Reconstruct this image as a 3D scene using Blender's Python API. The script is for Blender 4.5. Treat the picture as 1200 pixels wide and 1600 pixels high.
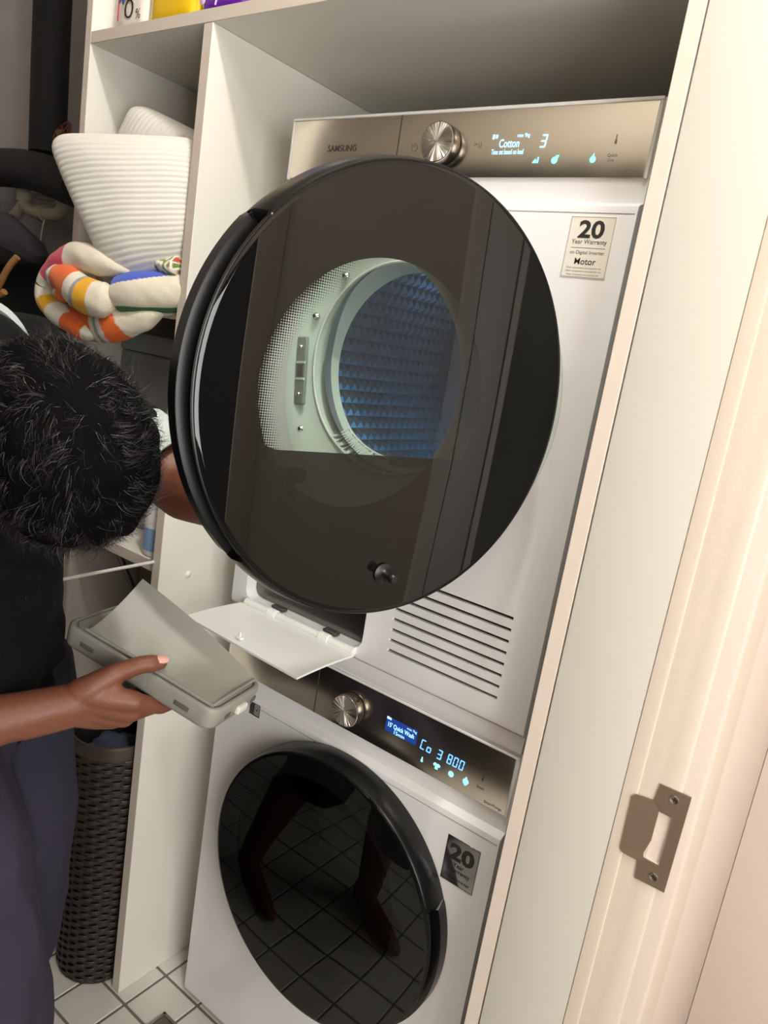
import bpy, bmesh, math, random
import numpy as np
from mathutils import Vector, Matrix, noise

for o in list(bpy.data.objects):
    bpy.data.objects.remove(o)
SC = bpy.context.scene
COL = SC.collection
PI = math.pi
rnd = random.Random(4)

# ------------------------------------------------------------------ camera
cam = bpy.data.objects.new('camera', bpy.data.cameras.new('camera'))
COL.objects.link(cam)
RC = np.array([[0.79010367, 0.59249621, 0.15711281], [0.25137182, -0.07941748, -0.96462691], [-0.55906028, 0.80164899, -0.2116849]])
cm = Matrix.Identity(4)
for i in range(3):
    cm[i][0] = RC[0][i]; cm[i][1] = -RC[1][i]; cm[i][2] = -RC[2][i]
cm.translation = (0.94022576, -0.92000628, 1.36768501)
cam.matrix_world = cm
cam.data.sensor_fit = 'HORIZONTAL'; cam.data.sensor_width = 36.0
cam.data.lens = 1156.5527 / 1200 * 36.0
cam.data.clip_start = 0.02
SC.camera = cam

# ------------------------------------------------------------------ world, lights, exposure
wd = bpy.data.worlds.new('world'); SC.world = wd; wd.use_nodes = True
wd.node_tree.nodes['Background'].inputs[0].default_value = (1, .93, .84, 1)
wd.node_tree.nodes['Background'].inputs[1].default_value = 0.02
SC.view_settings.view_transform = 'Standard'
SC.view_settings.look = 'None'
SC.view_settings.gamma = 1
SC.view_settings.use_curve_mapping = False
SC.view_settings.exposure = 0.0

def area(name, loc, size, power, color, target, shape='DISK'):
    l = bpy.data.lights.new(name, 'AREA'); l.shape = shape; l.size = size; l.energy = power; l.color = color
    o = bpy.data.objects.new(name, l); COL.objects.link(o); o.location = loc
    o.rotation_euler = (Vector(target) - Vector(loc)).to_track_quat('-Z', 'Y').to_euler()
    return o
LAMP = (0.78, -0.56, 2.76)
pl = bpy.data.lights.new('closet_light', 'POINT'); pl.energy = 52; pl.color = (1, .99, .97); pl.shadow_soft_size = .05
plo = bpy.data.objects.new('closet_light', pl); COL.objects.link(plo); plo.location = LAMP
area('hall_light', (1.55, -1.05, 2.80), .5, 12, (1, .98, .95), (1.45, -1.0, 0))
area('hall_fill_light', (2.18, -1.15, 1.25), 1.1, 37, (1, 1, .985), (0.0, 0.1, 1.35), 'SQUARE')  # added soft fill

# ------------------------------------------------------------------ helpers
def s2l(r, g, b):
    f = lambda c: (c/255/12.92) if c/255 <= .04045 else ((c/255+.055)/1.055)**2.4
    return (f(r), f(g), f(b), 1)

def mat(name, col, rough=.5, metal=0, bump=None, var=None, coat=0, spec=.5, emit=None, sheen=0, aniso=0):
    """bump=(scale, strength, detail); var=(scale, amount) tone variation of the thing's own colour"""
    m = bpy.data.materials.new(name); m.use_nodes = True
    nt = m.node_tree; b = nt.nodes['Principled BSDF']
    b.inputs['Base Color'].default_value = col
    b.inputs['Roughness'].default_value = rough
    b.inputs['Metallic'].default_value = metal
    b.inputs['Coat Weight'].default_value = coat
    b.inputs['Coat Roughness'].default_value = .05
    b.inputs['Specular IOR Level'].default_value = spec
    b.inputs['Sheen Weight'].default_value = sheen
    if emit:
        b.inputs['Emission Color'].default_value = emit[0]; b.inputs['Emission Strength'].default_value = emit[1]
    tc = nt.nodes.new('ShaderNodeTexCoord')
    if var:
        n = nt.nodes.new('ShaderNodeTexNoise'); n.inputs['Scale'].default_value = var[0]; n.inputs['Detail'].default_value = 5
        nt.links.new(tc.outputs['Object'], n.inputs['Vector'])
        mr = nt.nodes.new('ShaderNodeMapRange'); mr.inputs[3].default_value = 1-var[1]; mr.inputs[4].default_value = 1+var[1]
        nt.links.new(n.outputs[0], mr.inputs[0])
        mx = nt.nodes.new('ShaderNodeMix'); mx.data_type = 'RGBA'; mx.blend_type = 'MULTIPLY'; mx.inputs[0].default_value = 1
        mx.inputs[6].default_value = col; nt.links.new(mr.outputs[0], mx.inputs[7]); nt.links.new(mx.outputs[2], b.inputs['Base Color'])
    if bump:
        n = nt.nodes.new('ShaderNodeTexNoise'); n.inputs['Scale'].default_value = bump[0]; n.inputs['Detail'].default_value = bump[2]
        nt.links.new(tc.outputs['Object'], n.inputs['Vector'])
        bp = nt.nodes.new('ShaderNodeBump'); bp.inputs['Strength'].default_value = bump[1]; bp.inputs['Distance'].default_value = .002
        nt.links.new(n.outputs[0], bp.inputs['Height']); nt.links.new(bp.outputs[0], b.inputs['Normal'])
    return m

def tinted_glass(name, mask_builder=None, tint=(.5, .6, .55, 1), ior=1.5, back=(.004, .004, .004, 1)):
    """thin tinted sheet: clear transmission in the window, black print elsewhere, mirror-like Fresnel gloss on top"""
    m = bpy.data.materials.new(name); m.use_nodes = True; nt = m.node_tree; nt.nodes.clear()
    out = nt.nodes.new('ShaderNodeOutputMaterial')
    fr = nt.nodes.new('ShaderNodeFresnel'); fr.inputs['IOR'].default_value = ior
    gl = nt.nodes.new('ShaderNodeBsdfGlossy'); gl.inputs['Roughness'].default_value = .008
    tr = nt.nodes.new('ShaderNodeBsdfTransparent'); tr.inputs[0].default_value = tint
    df = nt.nodes.new('ShaderNodeBsdfDiffuse'); df.inputs[0].default_value = back
    mi = nt.nodes.new('ShaderNodeMixShader'); mo = nt.nodes.new('ShaderNodeMixShader')
    nt.links.new(df.outputs[0], mi.inputs[1]); nt.links.new(tr.outputs[0], mi.inputs[2])
    if mask_builder: nt.links.new(mask_builder(nt), mi.inputs[0])
    else: mi.inputs[0].default_value = 1
    nt.links.new(fr.outputs[0], mo.inputs[0]); nt.links.new(mi.outputs[0], mo.inputs[1]); nt.links.new(gl.outputs[0], mo.inputs[2])
    nt.links.new(mo.outputs[0], out.inputs[0])
    return m

ROOTINV = {}
def thing(name, label, cat, loc=(0, 0, 0), group=None, kind=None):
    o = bpy.data.objects.new(name, None); COL.objects.link(o); o.location = loc; o.empty_display_size = .05
    o['label'] = label; o['category'] = cat
    if group: o['group'] = group
    if kind: o['kind'] = kind
    return o
def tag(o, label=None, cat=None, group=None, kind=None):
    if label: o['label'] = label
    if cat: o['category'] = cat
    if group: o['group'] = group
    if kind: o['kind'] = kind
    return o
def put(o, parent):
    if parent is not None:
        o.parent = parent
        o.matrix_parent_inverse = Matrix.Translation(-parent.location) if parent.type == 'EMPTY' else Matrix.Identity(4)
    return o
def mobj(name, me, mats, parent=None, smooth=True, angle=40):
    if not isinstance(mats, (list, tuple)): mats = [mats]
    for m in mats: me.materials.append(m)
    o = bpy.data.objects.new(name, me); COL.objects.link(o)
    if smooth:
        me.shade_smooth()
        if angle: me.set_sharp_from_angle(angle=math.radians(angle))
    return put(o, parent)
def from_bm(name, bm, mats, parent=None, smooth=True, angle=40):
    me = bpy.data.meshes.new(name); bm.normal_update(); bm.to_mesh(me); bm.free()
    return mobj(name, me, mats, parent, smooth, angle)
def from_py(name, v, f, mats, parent=None, smooth=True, angle=40):
    me = bpy.data.meshes.new(name); me.from_pydata([tuple(x) for x in v], [], f); me.update()
    return mobj(name, me, mats, parent, smooth, angle)
def bm_box(bm, lo, hi, bev=0, seg=2, M=None):
    r = bmesh.ops.create_cube(bm, size=1)
    vs = r['verts']
    for v in vs: v.co = Vector([lo[i] + (v.co[i]+.5)*(hi[i]-lo[i]) for i in range(3)])
    if bev:
        es = list({e for v in vs for e in v.link_edges})
        rb = bmesh.ops.bevel(bm, geom=es, offset=bev, segments=seg, affect='EDGES', profile=.6)
        vs = list({v for f in rb['faces'] for v in f.verts} | {v for v in vs if v.is_valid})
    if M is not None:
        for v in vs: v.co = M @ v.co
    return vs
def box(name, lo, hi, m, parent=None, bev=.001, seg=2, M=None):
    bm = bmesh.new(); bm_box(bm, lo, hi, bev, seg, M)
    return from_bm(name, bm, m, parent)
def panel(name, lo, hi, mats, parent=None, bev=.0008):
    """board whose front (-y) face carries the second material (edge band)"""
    bm = bmesh.new(); bm_box(bm, lo, hi, bev, 1); bm.normal_update()
    for f in bm.faces:
        if f.normal.y < -.5: f.material_index = 1
    return from_bm(name, bm, mats, parent)
def frame_from(axis):
    z = Vector(axis).normalized(); x = z.orthogonal().normalized(); y = z.cross(x)
    return Matrix((x, y, z)).transposed()
def bm_tube(bm, pts, rad, n=12, cap=True, flat=1.0, up=None):
    pts = [Vector(p) for p in pts]; N = len(pts)
    if not isinstance(rad, (list, tuple)): rad = [rad]*N
    rings = []; ref = Vector(up) if up else None
    for i, p in enumerate(pts):
        t = (pts[min(i+1, N-1)] - pts[max(i-1, 0)]).normalized()
        if ref is None: ref = t.orthogonal()
        x = (ref - t*ref.dot(t)).normalized()
        if not up: ref = x
        y = t.cross(x)
        rings.append([bm.verts.new(p + (x*math.cos(a)*flat + y*math.sin(a))*rad[i]) for a in [2*PI*k/n for k in range(n)]])
    for a, b in zip(rings, rings[1:]):
        for k in range(n): bm.faces.new((a[k], a[(k+1) % n], b[(k+1) % n], b[k]))
    if cap:
        bm.faces.new(rings[0][::-1]); bm.faces.new(rings[-1])
    return rings
def smooth_path(pts, k=6):
    P = [Vector(p) for p in pts]; P = [P[0]*2-P[1]] + P + [P[-1]*2-P[-2]]; out = []
    for i in range(1, len(P)-2):
        for j in range(k):
            t = j/k; a, b, c, d = P[i-1:i+3]
            out.append(.5*((2*b)+(c-a)*t+(2*a-5*b+4*c-d)*t*t+(3*b-a-3*c+d)*t**3))
    out.append(P[-2]); return out
def tube(name, pts, rad, m, parent=None, n=12, **k):
    bm = bmesh.new(); bm_tube(bm, pts, rad, n, **k)
    return from_bm(name, bm, m, parent)
def bm_lathe(bm, prof, M, n=48, close=False):
    """prof: (r, h) pairs turned about the local z axis, placed by the 4x4 matrix M"""
    rings = []
    for r, h in prof:
        if r < 1e-6: rings.append([bm.verts.new(M @ Vector((0, 0, h)))])
        else: rings.append([bm.verts.new(M @ Vector((r*math.cos(2*PI*k/n), r*math.sin(2*PI*k/n), h))) for k in range(n)])
    if close: rings.append(rings[0])
    for a, b in zip(rings, rings[1:]):
        for k in range(n):
            k2 = (k+1) % n
            if len(a) == 1 and len(b) == 1: continue
            if len(a) == 1: bm.faces.new((a[0], b[k2], b[k]))
            elif len(b) == 1: bm.faces.new((a[k], a[k2], b[0]))
            else: bm.faces.new((a[k], a[k2], b[k2], b[k]))
def lathe(name, prof, M, m, parent=None, n=48, angle=40, close=False):
    bm = bmesh.new(); bm_lathe(bm, prof, M, n, close); bmesh.ops.recalc_face_normals(bm, faces=bm.faces)
    return from_bm(name, bm, m, parent, angle=angle)
def extrude_x(name, prof, x0, x1, m, parent=None, bev=0, smooth=True):
    """profile of (y, z) points swept from x0 to x1"""
    bm = bmesh.new()
    a = [bm.verts.new((x0, y, z)) for y, z in prof]; b = [bm.verts.new((x1, y, z)) for y, z in prof]; n = len(prof)
    for i in range(n): bm.faces.new((a[i], a[(i+1) % n], b[(i+1) % n], b[i]))
    bm.faces.new(a[::-1]); bm.faces.new(b); bmesh.ops.recalc_face_normals(bm, faces=bm.faces)
    if bev: bmesh.ops.bevel(bm, geom=list(bm.edges), offset=bev, segments=2, affect='EDGES')
    return from_bm(name, bm, m, parent, smooth, 35)
def bake(o):
    """turn the object's modifiers into plain mesh"""
    bpy.context.view_layer.update(); dg = bpy.context.evaluated_depsgraph_get()
    me = bpy.data.meshes.new_from_object(o.evaluated_get(dg)); o.modifiers.clear(); o.data = me
    return o
def cut(o, cutters):
    for c in cutters:
        md = o.modifiers.new('cut', 'BOOLEAN'); md.operation = 'DIFFERENCE'; md.solver = 'EXACT'; md.object = c
    bake(o)
    for c in cutters: bpy.data.objects.remove(c)
    o.data.shade_smooth(); o.data.set_sharp_from_angle(angle=math.radians(35))
    return o
def remesh(name, bm, m, parent, voxel=.004, smooth=6):
    o = from_bm(name, bm, m, parent)
    md = o.modifiers.new('r', 'REMESH'); md.mode = 'VOXEL'; md.voxel_size = voxel; md.use_smooth_shade = True
    if smooth:
        md = o.modifiers.new('s', 'SMOOTH'); md.factor = .5; md.iterations = smooth
    bake(o); o.data.shade_smooth(); return o
def ball(bm, p, r, sub=2, scale=None, Mr=None):
    vs = bmesh.ops.create_icosphere(bm, subdivisions=sub, radius=1)['verts']
    for v in vs:
        c = v.co * r if scale is None else Vector((v.co.x*scale[0], v.co.y*scale[1], v.co.z*scale[2]))
        if Mr is not None: c = Mr @ c
        v.co = c + Vector(p)
def limb(bm, pts, rad, n=16):
    """chain of tapered round segments, filled at the joints, to be fused by remesh"""
    pts = [Vector(p) for p in pts]
    for p, r in zip(pts, rad): ball(bm, p, r)
    for (a, ra), (b, rb) in zip(zip(pts, rad), list(zip(pts, rad))[1:]):
        bm_tube(bm, [a, b], [ra, rb], n)
_TXT = {}
def text(name, body, w, h, loc, m, parent, depth=.0003, rot=(PI/2, 0, 0), align='CENTER', bold=0):
    """flat lettering fitted into w x h metres, centred on loc"""
    cu = bpy.data.curves.new(name, 'FONT'); cu.body = body; cu.size = 1; cu.align_x = align; cu.extrude = 0
    cu.offset = bold; cu.resolution_u = 3
    t = bpy.data.objects.new(name, cu); COL.objects.link(t); bpy.context.view_layer.update()
    me = bpy.data.meshes.new_from_object(t.evaluated_get(bpy.context.evaluated_depsgraph_get()))
    bpy.data.objects.remove(t)
    co = np.array([v.co[:] for v in me.vertices]); lo, hi = co.min(0), co.max(0); c = (lo+hi)/2
    sx = w/(hi[0]-lo[0]); sy = h/(hi[1]-lo[1])
    R = Matrix.Translation(loc) @ __import__('mathutils').Euler(rot).to_matrix().to_4x4()
    for v in me.vertices: v.co = R @ Vector(((v.co.x-c[0])*sx, (v.co.y-c[1])*sy, 0))
    return mobj(name, me, m, parent, smooth=False)

# ------------------------------------------------------------------ materials
WALL = mat('wall_paint', s2l(226, 219, 206), .7, bump=(160, .12, 3))
GREYWALL = mat('grey_wall', s2l(176, 168, 164), .8, bump=(120, .15, 3))
JAMB = mat('jamb_paint', s2l(201, 188, 172), .5, bump=(220, .12, 4), var=(9, .035))
HALLWALL = mat('hall_wall', s2l(212, 197, 185), .7, bump=(140, .2, 4))
LAM = mat('white_laminate', s2l(229, 225, 214), .38, bump=(500, .05, 2))
EDGE = mat('edge_band', s2l(212, 199, 186), .5)
ENAMEL = mat('white_enamel', s2l(234, 233, 232), .22, coat=.3)
ENAMEL2 = mat('white_plastic', s2l(236, 236, 230), .4)
PANELG = mat('silver_panel', s2l(222, 215, 203), .21, metal=1)
SEAMD = mat('dark_seam', s2l(60, 57, 53), .6)
CHROME = mat('chrome', s2l(200, 196, 188), .22, metal=1)
BLACKGLOSS = mat('black_gloss', s2l(12, 12, 13), .28, spec=.35)
RIMM = mat('dark_rim', s2l(60, 58, 56), .14, metal=.75)
BLACKPL = mat('black_plastic', s2l(14, 14, 14), .4)
GREYPL = mat('grey_plastic', s2l(150, 148, 140), .45)
DARKIN = mat('dark_inside', s2l(40, 40, 42), .7)
STEEL = mat('stainless', s2l(165, 158, 150), .35, metal=1, bump=(300, .05, 2))
FOIL = mat('silver_foil', s2l(248, 243, 230), .22, metal=.15)
INK = mat('ink', s2l(38, 36, 34), .6)
INKP = mat('pale_ink', s2l(84, 79, 73), .6)
LED = mat('blue_led', (0, 0, 0, 1), .5, emit=((.36, .72, 1, 1), 2.3))
LEDC = mat('cyan_led', (0, 0, 0, 1), .5, emit=((.25, .85, 1, 1), 2.0))
LEDB = mat('screen_blue', (0, 0, 0, 1), .3, emit=((.03, .10, .55, 1), .55))
TILE = mat('floor_tile', s2l(206, 202, 192), .3, bump=(60, .08, 3), var=(14, .05))
GROUT = mat('grout', s2l(112, 105, 95), .9, bump=(300, .3, 3))

# ------------------------------------------------------------------ room shell
def struct(o): o['kind'] = 'structure'; return o
FX0, FX1, FY0, FY1 = -1.70, .843, -3.60, .62
fl = struct(box('floor', (FX0-.1, FY0-.1, -.06), (2.4, FY1+.1, -.0022), GROUT, bev=0))
tb = bmesh.new(); bm_box(tb, (-.047, -.047, -.004), (.047, .047, 0), .0015, 1)
tme = bpy.data.meshes.new('tile'); tb.to_mesh(tme); tb.free(); tme.materials.append(TILE)
for i in range(-8, 9):
    for j in range(-11, 3):
        x, y = -.0155 + .1035*i, -.0535 + .1015*j
        if x > .80: continue
        t = bpy.data.objects.new('tile', tme); COL.objects.link(t); t.parent = fl
        t.location = (x, y, rnd.uniform(-.0004, 0)); t.scale = (1.045, 1.02, 1)
struct(box('wall_back', (-1.8, .62, 0), (.66, .70, 2.85), WALL, bev=0))
struct(box('wall_left', (-1.8, -3.6, 0), (-1.7, .62, 2.85), GREYWALL, bev=0))
struct(box('wall_rear', (-1.7, .30, 0), (-.475, .38, 2.85), GREYWALL, bev=0))
struct(box('wall_front', (-1.8, -1.70, 0), (.843, -1.60, 2.85), WALL, bev=0))
struct(box('ceiling', (-1.8, -1.7, 2.85), (2.4, .70, 2.92), WALL, bev=0))
# wall with the doorway: cabinet on its left, hall on its right; its end is the door jamb
struct(box('wall_right', (.6585, -.098, 0), (.842, .70, 2.85), HALLWALL, bev=.004, seg=2))
struct(box('wall_right_front', (.66, -3.6, 0), (.843, -1.02, 2.85), WALL, bev=0))
struct(box('wall_hall_far', (2.25, -.25, 0), (2.35, .70, 2.85), WALL, bev=0))
struct(box('wall_hall_near', (2.25, -1.6, 2.05), (2.35, -.25, 2.85), HALLWALL, bev=0))
struct(box('wall_hall_end', (.843, .62, 0), (2.35, .70, 2.85), HALLWALL, bev=0))
struct(box('wall_hall_side', (.843, -1.7, 0), (2.35, -1.6, 2.85), HALLWALL, bev=0))
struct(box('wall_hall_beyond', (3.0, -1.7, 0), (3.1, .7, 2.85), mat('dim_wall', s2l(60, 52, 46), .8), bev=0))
tr = struct(box('trim_1', (2.215, -.30, 0), (2.255, -.20, 2.08), JAMB, bev=.004))
# door frame facing the camera: flat filler, stop, jamb face and rounded corner
dj = bmesh.new()
prof = [(.6575, -.0985), (.6575, -.1000), (.7610, -.1000), (.7618, -.1022), (.7755, -.1026), (.7775, -.1020), (.7785, -.1003), (.8190, -.1000), (.8215, -.0985), (.8350, -.0905), (.8412, -.0878), (.8424, -.0830), (.8424, .02), (.8410, .02), (.8410, -.05), (.72, -.0985)]
a = [dj.verts.new((x, y, 0)) for x, y in prof]; b = [dj.verts.new((x, y, 2.85)) for x, y in prof]; n = len(prof)
for i in range(n): dj.faces.new((a[i], a[(i+1) % n], b[(i+1) % n], b[i]))
dj.faces.new(a[::-1]); dj.faces.new(b); bmesh.ops.recalc_face_normals(dj, faces=dj.faces)
djo = struct(from_bm('door_1', dj, JAMB, angle=30))
jc = bmesh.new(); bm_box(jc, (.8035, -.13, .857), (.8195, -.080, .918)); cutj = from_bm('c', jc, JAMB); cut(djo, [cutj])
fp = struct(box('trim_2', (.6582, -.1012, 0), (.7608, -.0990, 2.85), mat('filler_paint', s2l(201, 197, 186), .5, bump=(140, .08, 3)), bev=.0006))
lamp = thing('ceiling_light', 'bare bulb holder on the ceiling above the machines', 'light', (LAMP[0], LAMP[1], 2.85))
lathe('holder', [(.050, 2.8495), (.050, 2.840), (.022, 2.832), (.020, 2.818), (.0, 2.818)], Matrix.Translation((LAMP[0], LAMP[1], 0)), ENAMEL2, lamp)

# strike plate screwed on the jamb
sp = thing('strike_plate', 'brushed steel door strike plate with two screws on the painted jamb', 'strike plate', (.803, -.1, .89))
Y = -.1015
ol = [(.7990, .9500), (.8326, .9499), (.8314, .8287), (.7978, .8281), (.7966, .8500), (.7790, .8515), (.7752, .8550), (.7736, .9220), (.7770, .9262), (.7968, .9280)]
bm = bmesh.new(); hole = [(.8045, .9180), (.8200, .9175), (.8190, .8560), (.8010, .8565), (.8000, .862), (.8045, .880)]
vo = [bm.verts.new((x, Y, z)) for x, z in ol]; vh = [bm.verts.new((x, Y, z)) for x, z in hole]
es = [bm.edges.new((vo[i], vo[(i+1) % len(vo)])) for i in range(len(vo))] + [bm.edges.new((vh[i], vh[(i+1) % len(vh)])) for i in range(len(vh))]
bmesh.ops.triangle_fill(bm, edges=es, use_beauty=True)
for v in bm.verts:
    if v.co.x < .795: v.co.y = -.1042 - (.795-v.co.x)*.02
    elif v.co.x < .7995: v.co.y = -.1022
ex = bmesh.ops.extrude_face_region(bm, geom=list(bm.faces)); bmesh.ops.translate(bm, vec=(0, .0016, 0), verts=[g for g in ex['geom'] if isinstance(g, bmesh.types.BMVert)])
bmesh.ops.recalc_face_normals(bm, faces=bm.faces)
from_bm('plate', bm, mat('brushed_steel', s2l(150, 132, 116), .42, metal=.8, var=(60, .05)), sp, smooth=False)
for z in (.9393, .8407):
    Mx = Matrix.Translation((.8165, Y-.0002, z)) @ Matrix.Rotation(PI/2, 4, 'X')
    sc = lathe('screw', [(0, .0002), (.0022, .0004), (.0045, .0012), (.0048, .0006), (.0048, -.001)], Mx, STEEL, sp, n=20)
    bm = bmesh.new(); bm_box(bm, (.8165-.0026, Y-.0014, z-.0005), (.8165+.0026, Y-.0004, z+.0005)); bm_box(bm, (.8165-.0005, Y-.0014, z-.0026), (.8165+.0005, Y-.0004, z+.0026))
    from_bm('screw_slot', bm, INK, sc)

# ------------------------------------------------------------------ built-in shelving
cab = thing('storage_cabinet', 'white laminate shelving unit with beige edges around the stacked machines', 'cabinet', (.1, .2, 0))
CF, CB = -.10, .56
MM = [LAM, EDGE]
panel('side_panel', (-.449, CF, 0), (-.431, CB, 2.40), MM, cab)
panel('divider_panel', (-.1187, CF, 0), (-.0972, CB, 1.8145), MM, cab)
panel('side_panel', (.6365, CF, 0), (.6555, CB, 2.40), MM, cab)
panel('shelf', (-.431, CF, 1.815), (.6365, CB, 1.835), MM, cab)
panel('shelf', (-.431, CF+.012, 1.361), (-.1187, CB, 1.380), MM, cab)
panel('shelf', (-.431, CF+.012, .905), (-.1187, CB, .9265), MM, cab)
panel('back_panel', (-.449, CB, 0), (.6555, CB+.012, 2.40), [LAM, LAM], cab)
Mx = Matrix.Translation((-.0970, -.034, .904)) @ Matrix.Rotation(PI/2, 4, 'Y')
lathe('screw_cap', [(.0062, -.0005), (.0062, .0012), (.0045, .0026), (0, .0032)], Mx, ENAMEL2, cab, n=24)

# ------------------------------------------------------------------ appliances: shared builders
def machine_shell(name, zb, zt, zlip, root, feet):
    # side profile (y, z): front face, rolled lip, band under the panel, top
    prof = [(.55, zb), (-.006, zb), (-.0105, zb+.004), (-.012, zb+.012), (-.012, zlip-.009), (-.0105, zlip-.003), (-.006, zlip), (-.001, zlip+.0012), (.002, zlip+.003), (.002, zt-.004), (.005, zt), (.55, zt)]
    o = extrude_x(name, prof, .0015, .5985, ENAMEL, root)
    return o
def control_panel(root, zb, zt, seam_x, label):
    p = box('control_panel', (.0055, -.0012, zb), (.5925, .003, zt), PANELG, root, bev=.0012); p['label'] = label
    fr = bmesh.new()
    for lo, hi in (((.0015, -.0022, zt), (.5975, .004, zt+.0045)), ((.0015, -.0022, zb-.002), (.0055, .004, zt)), ((.5925, -.0022, zb-.002), (.5975, .004, zt))):
        bm_box(fr, lo, hi, .001, 1)
    from_bm('panel_frame', fr, CHROME if False else ENAMEL, root)
    box('drawer_seam', (seam_x-.0007, -.0017, zb), (seam_x+.0007, -.0005, zt), SEAMD, p, bev=0)
    return p
def radial_metal():
    m = bpy.data.materials.new('spun_metal'); m.use_nodes = True; nt = m.node_tree; b = nt.nodes['Principled BSDF']
    b.inputs['Base Color'].default_value = s2l(214, 207, 196); b.inputs['Metallic'].default_value = 1; b.inputs['Roughness'].default_value = .30; b.inputs['Anisotropic'].default_value = .6
    tg = nt.nodes.new('ShaderNodeTangent'); tg.direction_type = 'RADIAL'; tg.axis = 'Z'; nt.links.new(tg.outputs[0], b.inputs['Tangent'])
    tc = nt.nodes.new('ShaderNodeTexCoord'); sx = nt.nodes.new('ShaderNodeSeparateXYZ'); nt.links.new(tc.outputs['Object'], sx.inputs[0])
    at = nt.nodes.new('ShaderNodeMath'); at.operation = 'ARCTAN2'; nt.links.new(sx.outputs[1], at.inputs[0]); nt.links.new(sx.outputs[0], at.inputs[1])
    n = nt.nodes.new('ShaderNodeTexNoise'); n.noise_dimensions = '1D'; n.inputs['Scale'].default_value = 2.6; n.inputs['Detail'].default_value = 4; nt.links.new(at.outputs[0], n.inputs['W'])
    bp = nt.nodes.new('ShaderNodeBump'); bp.inputs['Strength'].default_value = 1; bp.inputs['Distance'].default_value = .012; nt.links.new(n.outputs[0], bp.inputs['Height']); nt.links.new(bp.outputs[0], b.inputs['Normal'])
    return m
SPUN = radial_metal()
DIALSIDE = mat('dial_side', s2l(120, 114, 106), .25, metal=1)
def dial(root, x, z):
    Mx = Matrix.Translation((x, -.002, z)) @ Matrix.Rotation(PI/2, 4, 'X')
    d_ = lathe('dial', [(.0262, .0202), (.0272, .0185), (.0275, .003), (.0262, .0005), (.0250, .0005)], Mx, DIALSIDE, root, n=64, angle=30); d_['label'] = 'spun metal dial'
    bm = bmesh.new(); bm_lathe(bm, [(0, .0206), (.008, .0206), (.018, .0206), (.0250, .0206), (.0262, .0202)], Matrix.Identity(4), 96); bmesh.ops.recalc_face_normals(bm, faces=bm.faces)
    o = from_bm('dial_face', bm, SPUN, d_, angle=30); o.location = (x, -.002, z); o.rotation_euler = (PI/2, 0, 0)
    lathe('dial_edge', [(.0255, .0208), (.0266, .0206), (.0271, .0194), (.0262, .0196)], Mx, CHROME, d_, n=64, close=True)
def rects(name, rs, y, m, parent):
    bm = bmesh.new()
    for x0, z0, x1, z1 in rs:
        vs = [bm.verts.new(p) for p in ((x0, y, z0), (x1, y, z0), (x1, y, z1), (x0, y, z1))]; bm.faces.new(vs)
    return from_bm(name, bm, m, parent, smooth=False)
def poly(name, pts, cx, cz, s, y, m, parent, aux=()):
    bm = bmesh.new()
    for P in (pts,)+tuple(aux):
        bm.faces.new([bm.verts.new((cx+px*s, y, cz+pz*s)) for px, pz in P])
    return from_bm(name, bm, m, parent, smooth=False)
def seven(name, digits, x, z, w, h, t, y, m, parent, gap):
    """seven segment digits"""
    S = {'3': 'abcdg', '8': 'abcdefg', '0': 'abcdef', 'C': 'adef', 'o': 'cdeg'}
    bm = bmesh.new()
    for i, d in enumerate(digits):
        X = x + i*gap
        R = dict(a=(t*.4, h-t, w-t*.4, h), g=(t*.4, h/2-t/2, w-t*.4, h/2+t/2), d=(t*.4, 0, w-t*.4, t), f=(0, h/2+t*.4, t, h-t*.4), b=(w-t, h/2+t*.4, w, h-t*.4), e=(0, t*.4, t, h/2-t*.4), c=(w-t, t*.4, w, h/2-t*.4))
        for k in S[d]:
            x0, z0, x1, z1 = R[k]
            bm.faces.new([bm.verts.new((X+px+.12*pz, y, z+pz)) for px, pz in ((x0, z0), (x1, z0), (x1, z1), (x0, z1))])
    return from_bm(name, bm, m, parent, smooth=False)
DROP = [(math.sin(a)*(.55-.25*math.cos(a)), -math.cos(a)*.6 - .1 + (.5 if abs(a-PI) < .01 else 0)) for a in [2*PI*k/14 for k in range(14)]]
SHIRT = [(-.3, -.6), (.3, -.6), (.3, .05), (.6, -.1), (.75, .3), (.3, .6), (.1, .45), (-.1, .45), (-.3, .6), (-.75, .3), (-.6, -.1), (-.3, .05)]
THERMO = [(-.3, -.6), (0, -.75), (.3, -.6), (.35, -.3), (.15, 0), (.15, .6), (0, .75), (-.15, .6), (-.15, 0), (-.35, -.3)]
ROUND = [(.55*math.cos(2*PI*k/12), .55*math.sin(2*PI*k/12)) for k in range(12)]
FAN = [(-.8, -.6), (.6, -.6), (.6, .6), (.3, .6), (.3, -.1), (0, -.1), (0, .3), (-.3, .1)]

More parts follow.
